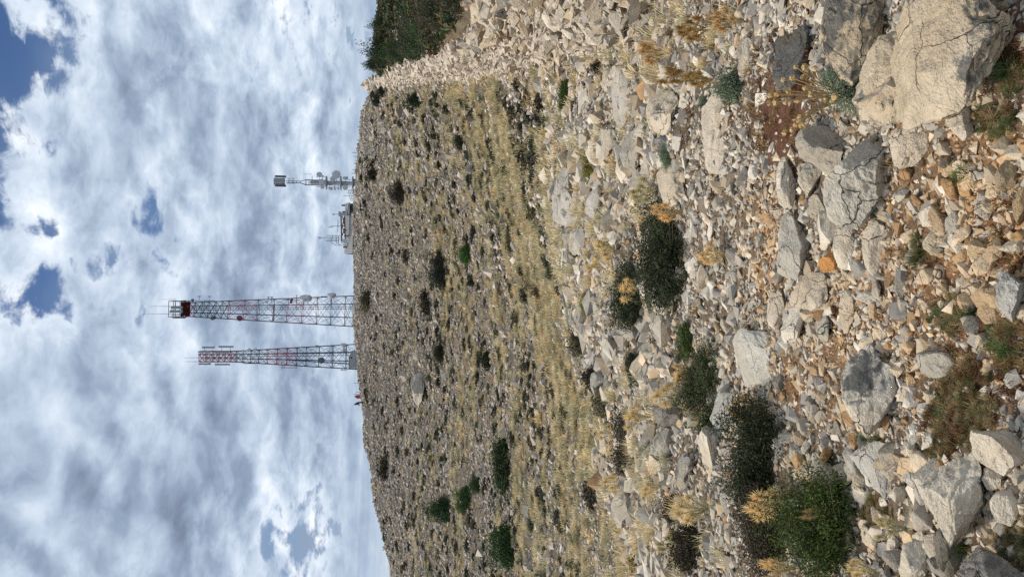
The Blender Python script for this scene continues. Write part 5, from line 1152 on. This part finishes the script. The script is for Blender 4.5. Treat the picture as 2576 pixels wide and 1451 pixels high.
# two walkers
def person(label, foot, h, lean, colors, name='person', rot=0., arm=0.):
    jt = {'pel': (0, 0, .52), 'ch': (lean*.5, 0, .70), 'nk': (lean*.9, 0, .83), 'hd': (lean*1.15, 0, .90), 'ht': (lean*1.3, 0, .98)}
    for s, q in (('l', 1), ('r', -1)):
        st = .05*q
        jt.update({'hip'+s: (0, .06*q, .50), 'kn'+s: (.02+st, .06*q, .28), 'an'+s: (st*1.4-.01, .06*q, .045), 'to'+s: (st*1.4+.07, .06*q, .02), 'sh'+s: (lean*.85, .115*q, .80), 'el'+s: (lean*.7+.02+arm, .145*q, .64), 'wr'+s: (lean*.8+.10+arm, .13*q, .52), 'ha'+s: (lean*.8+.13+arm, .125*q, .485)})
    ed = [('pel', 'ch'), ('ch', 'nk'), ('nk', 'hd'), ('hd', 'ht')]
    for s in 'lr': ed += [('pel', 'hip'+s), ('hip'+s, 'kn'+s), ('kn'+s, 'an'+s), ('an'+s, 'to'+s), ('nk', 'sh'+s), ('sh'+s, 'el'+s), ('el'+s, 'wr'+s), ('wr'+s, 'ha'+s)]
    rad = {'pel': .09, 'ch': .10, 'nk': .042, 'hd': .062, 'ht': .045, 'hip': .065, 'kn': .042, 'an': .026, 'to': .024, 'sh': .048, 'el': .034, 'wr': .024, 'ha': .024}
    ks = list(jt); me = bpy.data.meshes.new(name); me.from_pydata([tuple(h*np.array(jt[k])) for k in ks], [(ks.index(a), ks.index(b)) for a, b in ed], [])
    o = bpy.data.objects.new(name, me); C.objects.link(o); o.modifiers.new('s', 'SKIN'); o.modifiers.new('d', 'SUBSURF').levels = 2
    for i, k in enumerate(ks):
        rr_ = h*rad.get(k, rad.get(k[:-1], .04)); me.skin_vertices[0].data[i].radius = (rr_, rr_*(1.25 if k in ('pel', 'ch') else 1)); me.skin_vertices[0].data[i].use_root = (k == 'pel')
    dg = bpy.context.evaluated_depsgraph_get(); nm = bpy.data.meshes.new_from_object(o.evaluated_get(dg)); o.modifiers.clear(); o.data = nm
    for m_ in colors: nm.materials.append(m_)
    for f_ in nm.polygons:
        c = f_.center/h; y = abs(c.y)
        f_.material_index = 0 if c.z > .5 else 1
        if c.z > .855: f_.material_index = 3 if c.z > .92 or c.x < lean*1.1 else 2
        if c.z < .55 and y > .10: f_.material_index = 2
        if c.z < .24: f_.material_index = 4
        f_.use_smooth = True
    o.location = tuple(foot); o.rotation_euler = (0, 0, rot); tag(o, label, 'person')
M_navy = paint('navy_jacket', (.025, .035, .065), .2, .8); M_redj = paint('red_jacket', (.50, .03, .035), .15, .8); M_trs = paint('dark_trousers', (.03, .03, .04), .2, .85); M_skin = paint('skin', (.45, .25, .18), .1, .6); M_hair = paint('hair', (.03, .025, .02), .2, .6); M_leg = paint('bare_calf', (.40, .20, .15), .1, .6)
p = hit(*zz4(415, 1118)); p = p if p is not None and p[1] < 135 else at_depth(*zz4(415, 1118), 115)
person('person in a dark blue jacket bending forward on the ridge', ground(p), 1.72, .16, [M_navy, M_trs, M_skin, M_hair, M_leg], rot=math.pi)
tp = at_depth(*zz4(254, 1040), 119); gz = float(H(tp[0], tp[1]))
person('person in a red jacket standing on the ridge beside the wire fence', (tp[0], tp[1], min(gz, tp[2]-1.62)), 1.72, .02, [M_redj, M_trs, M_skin, M_hair, M_trs], rot=1.4)
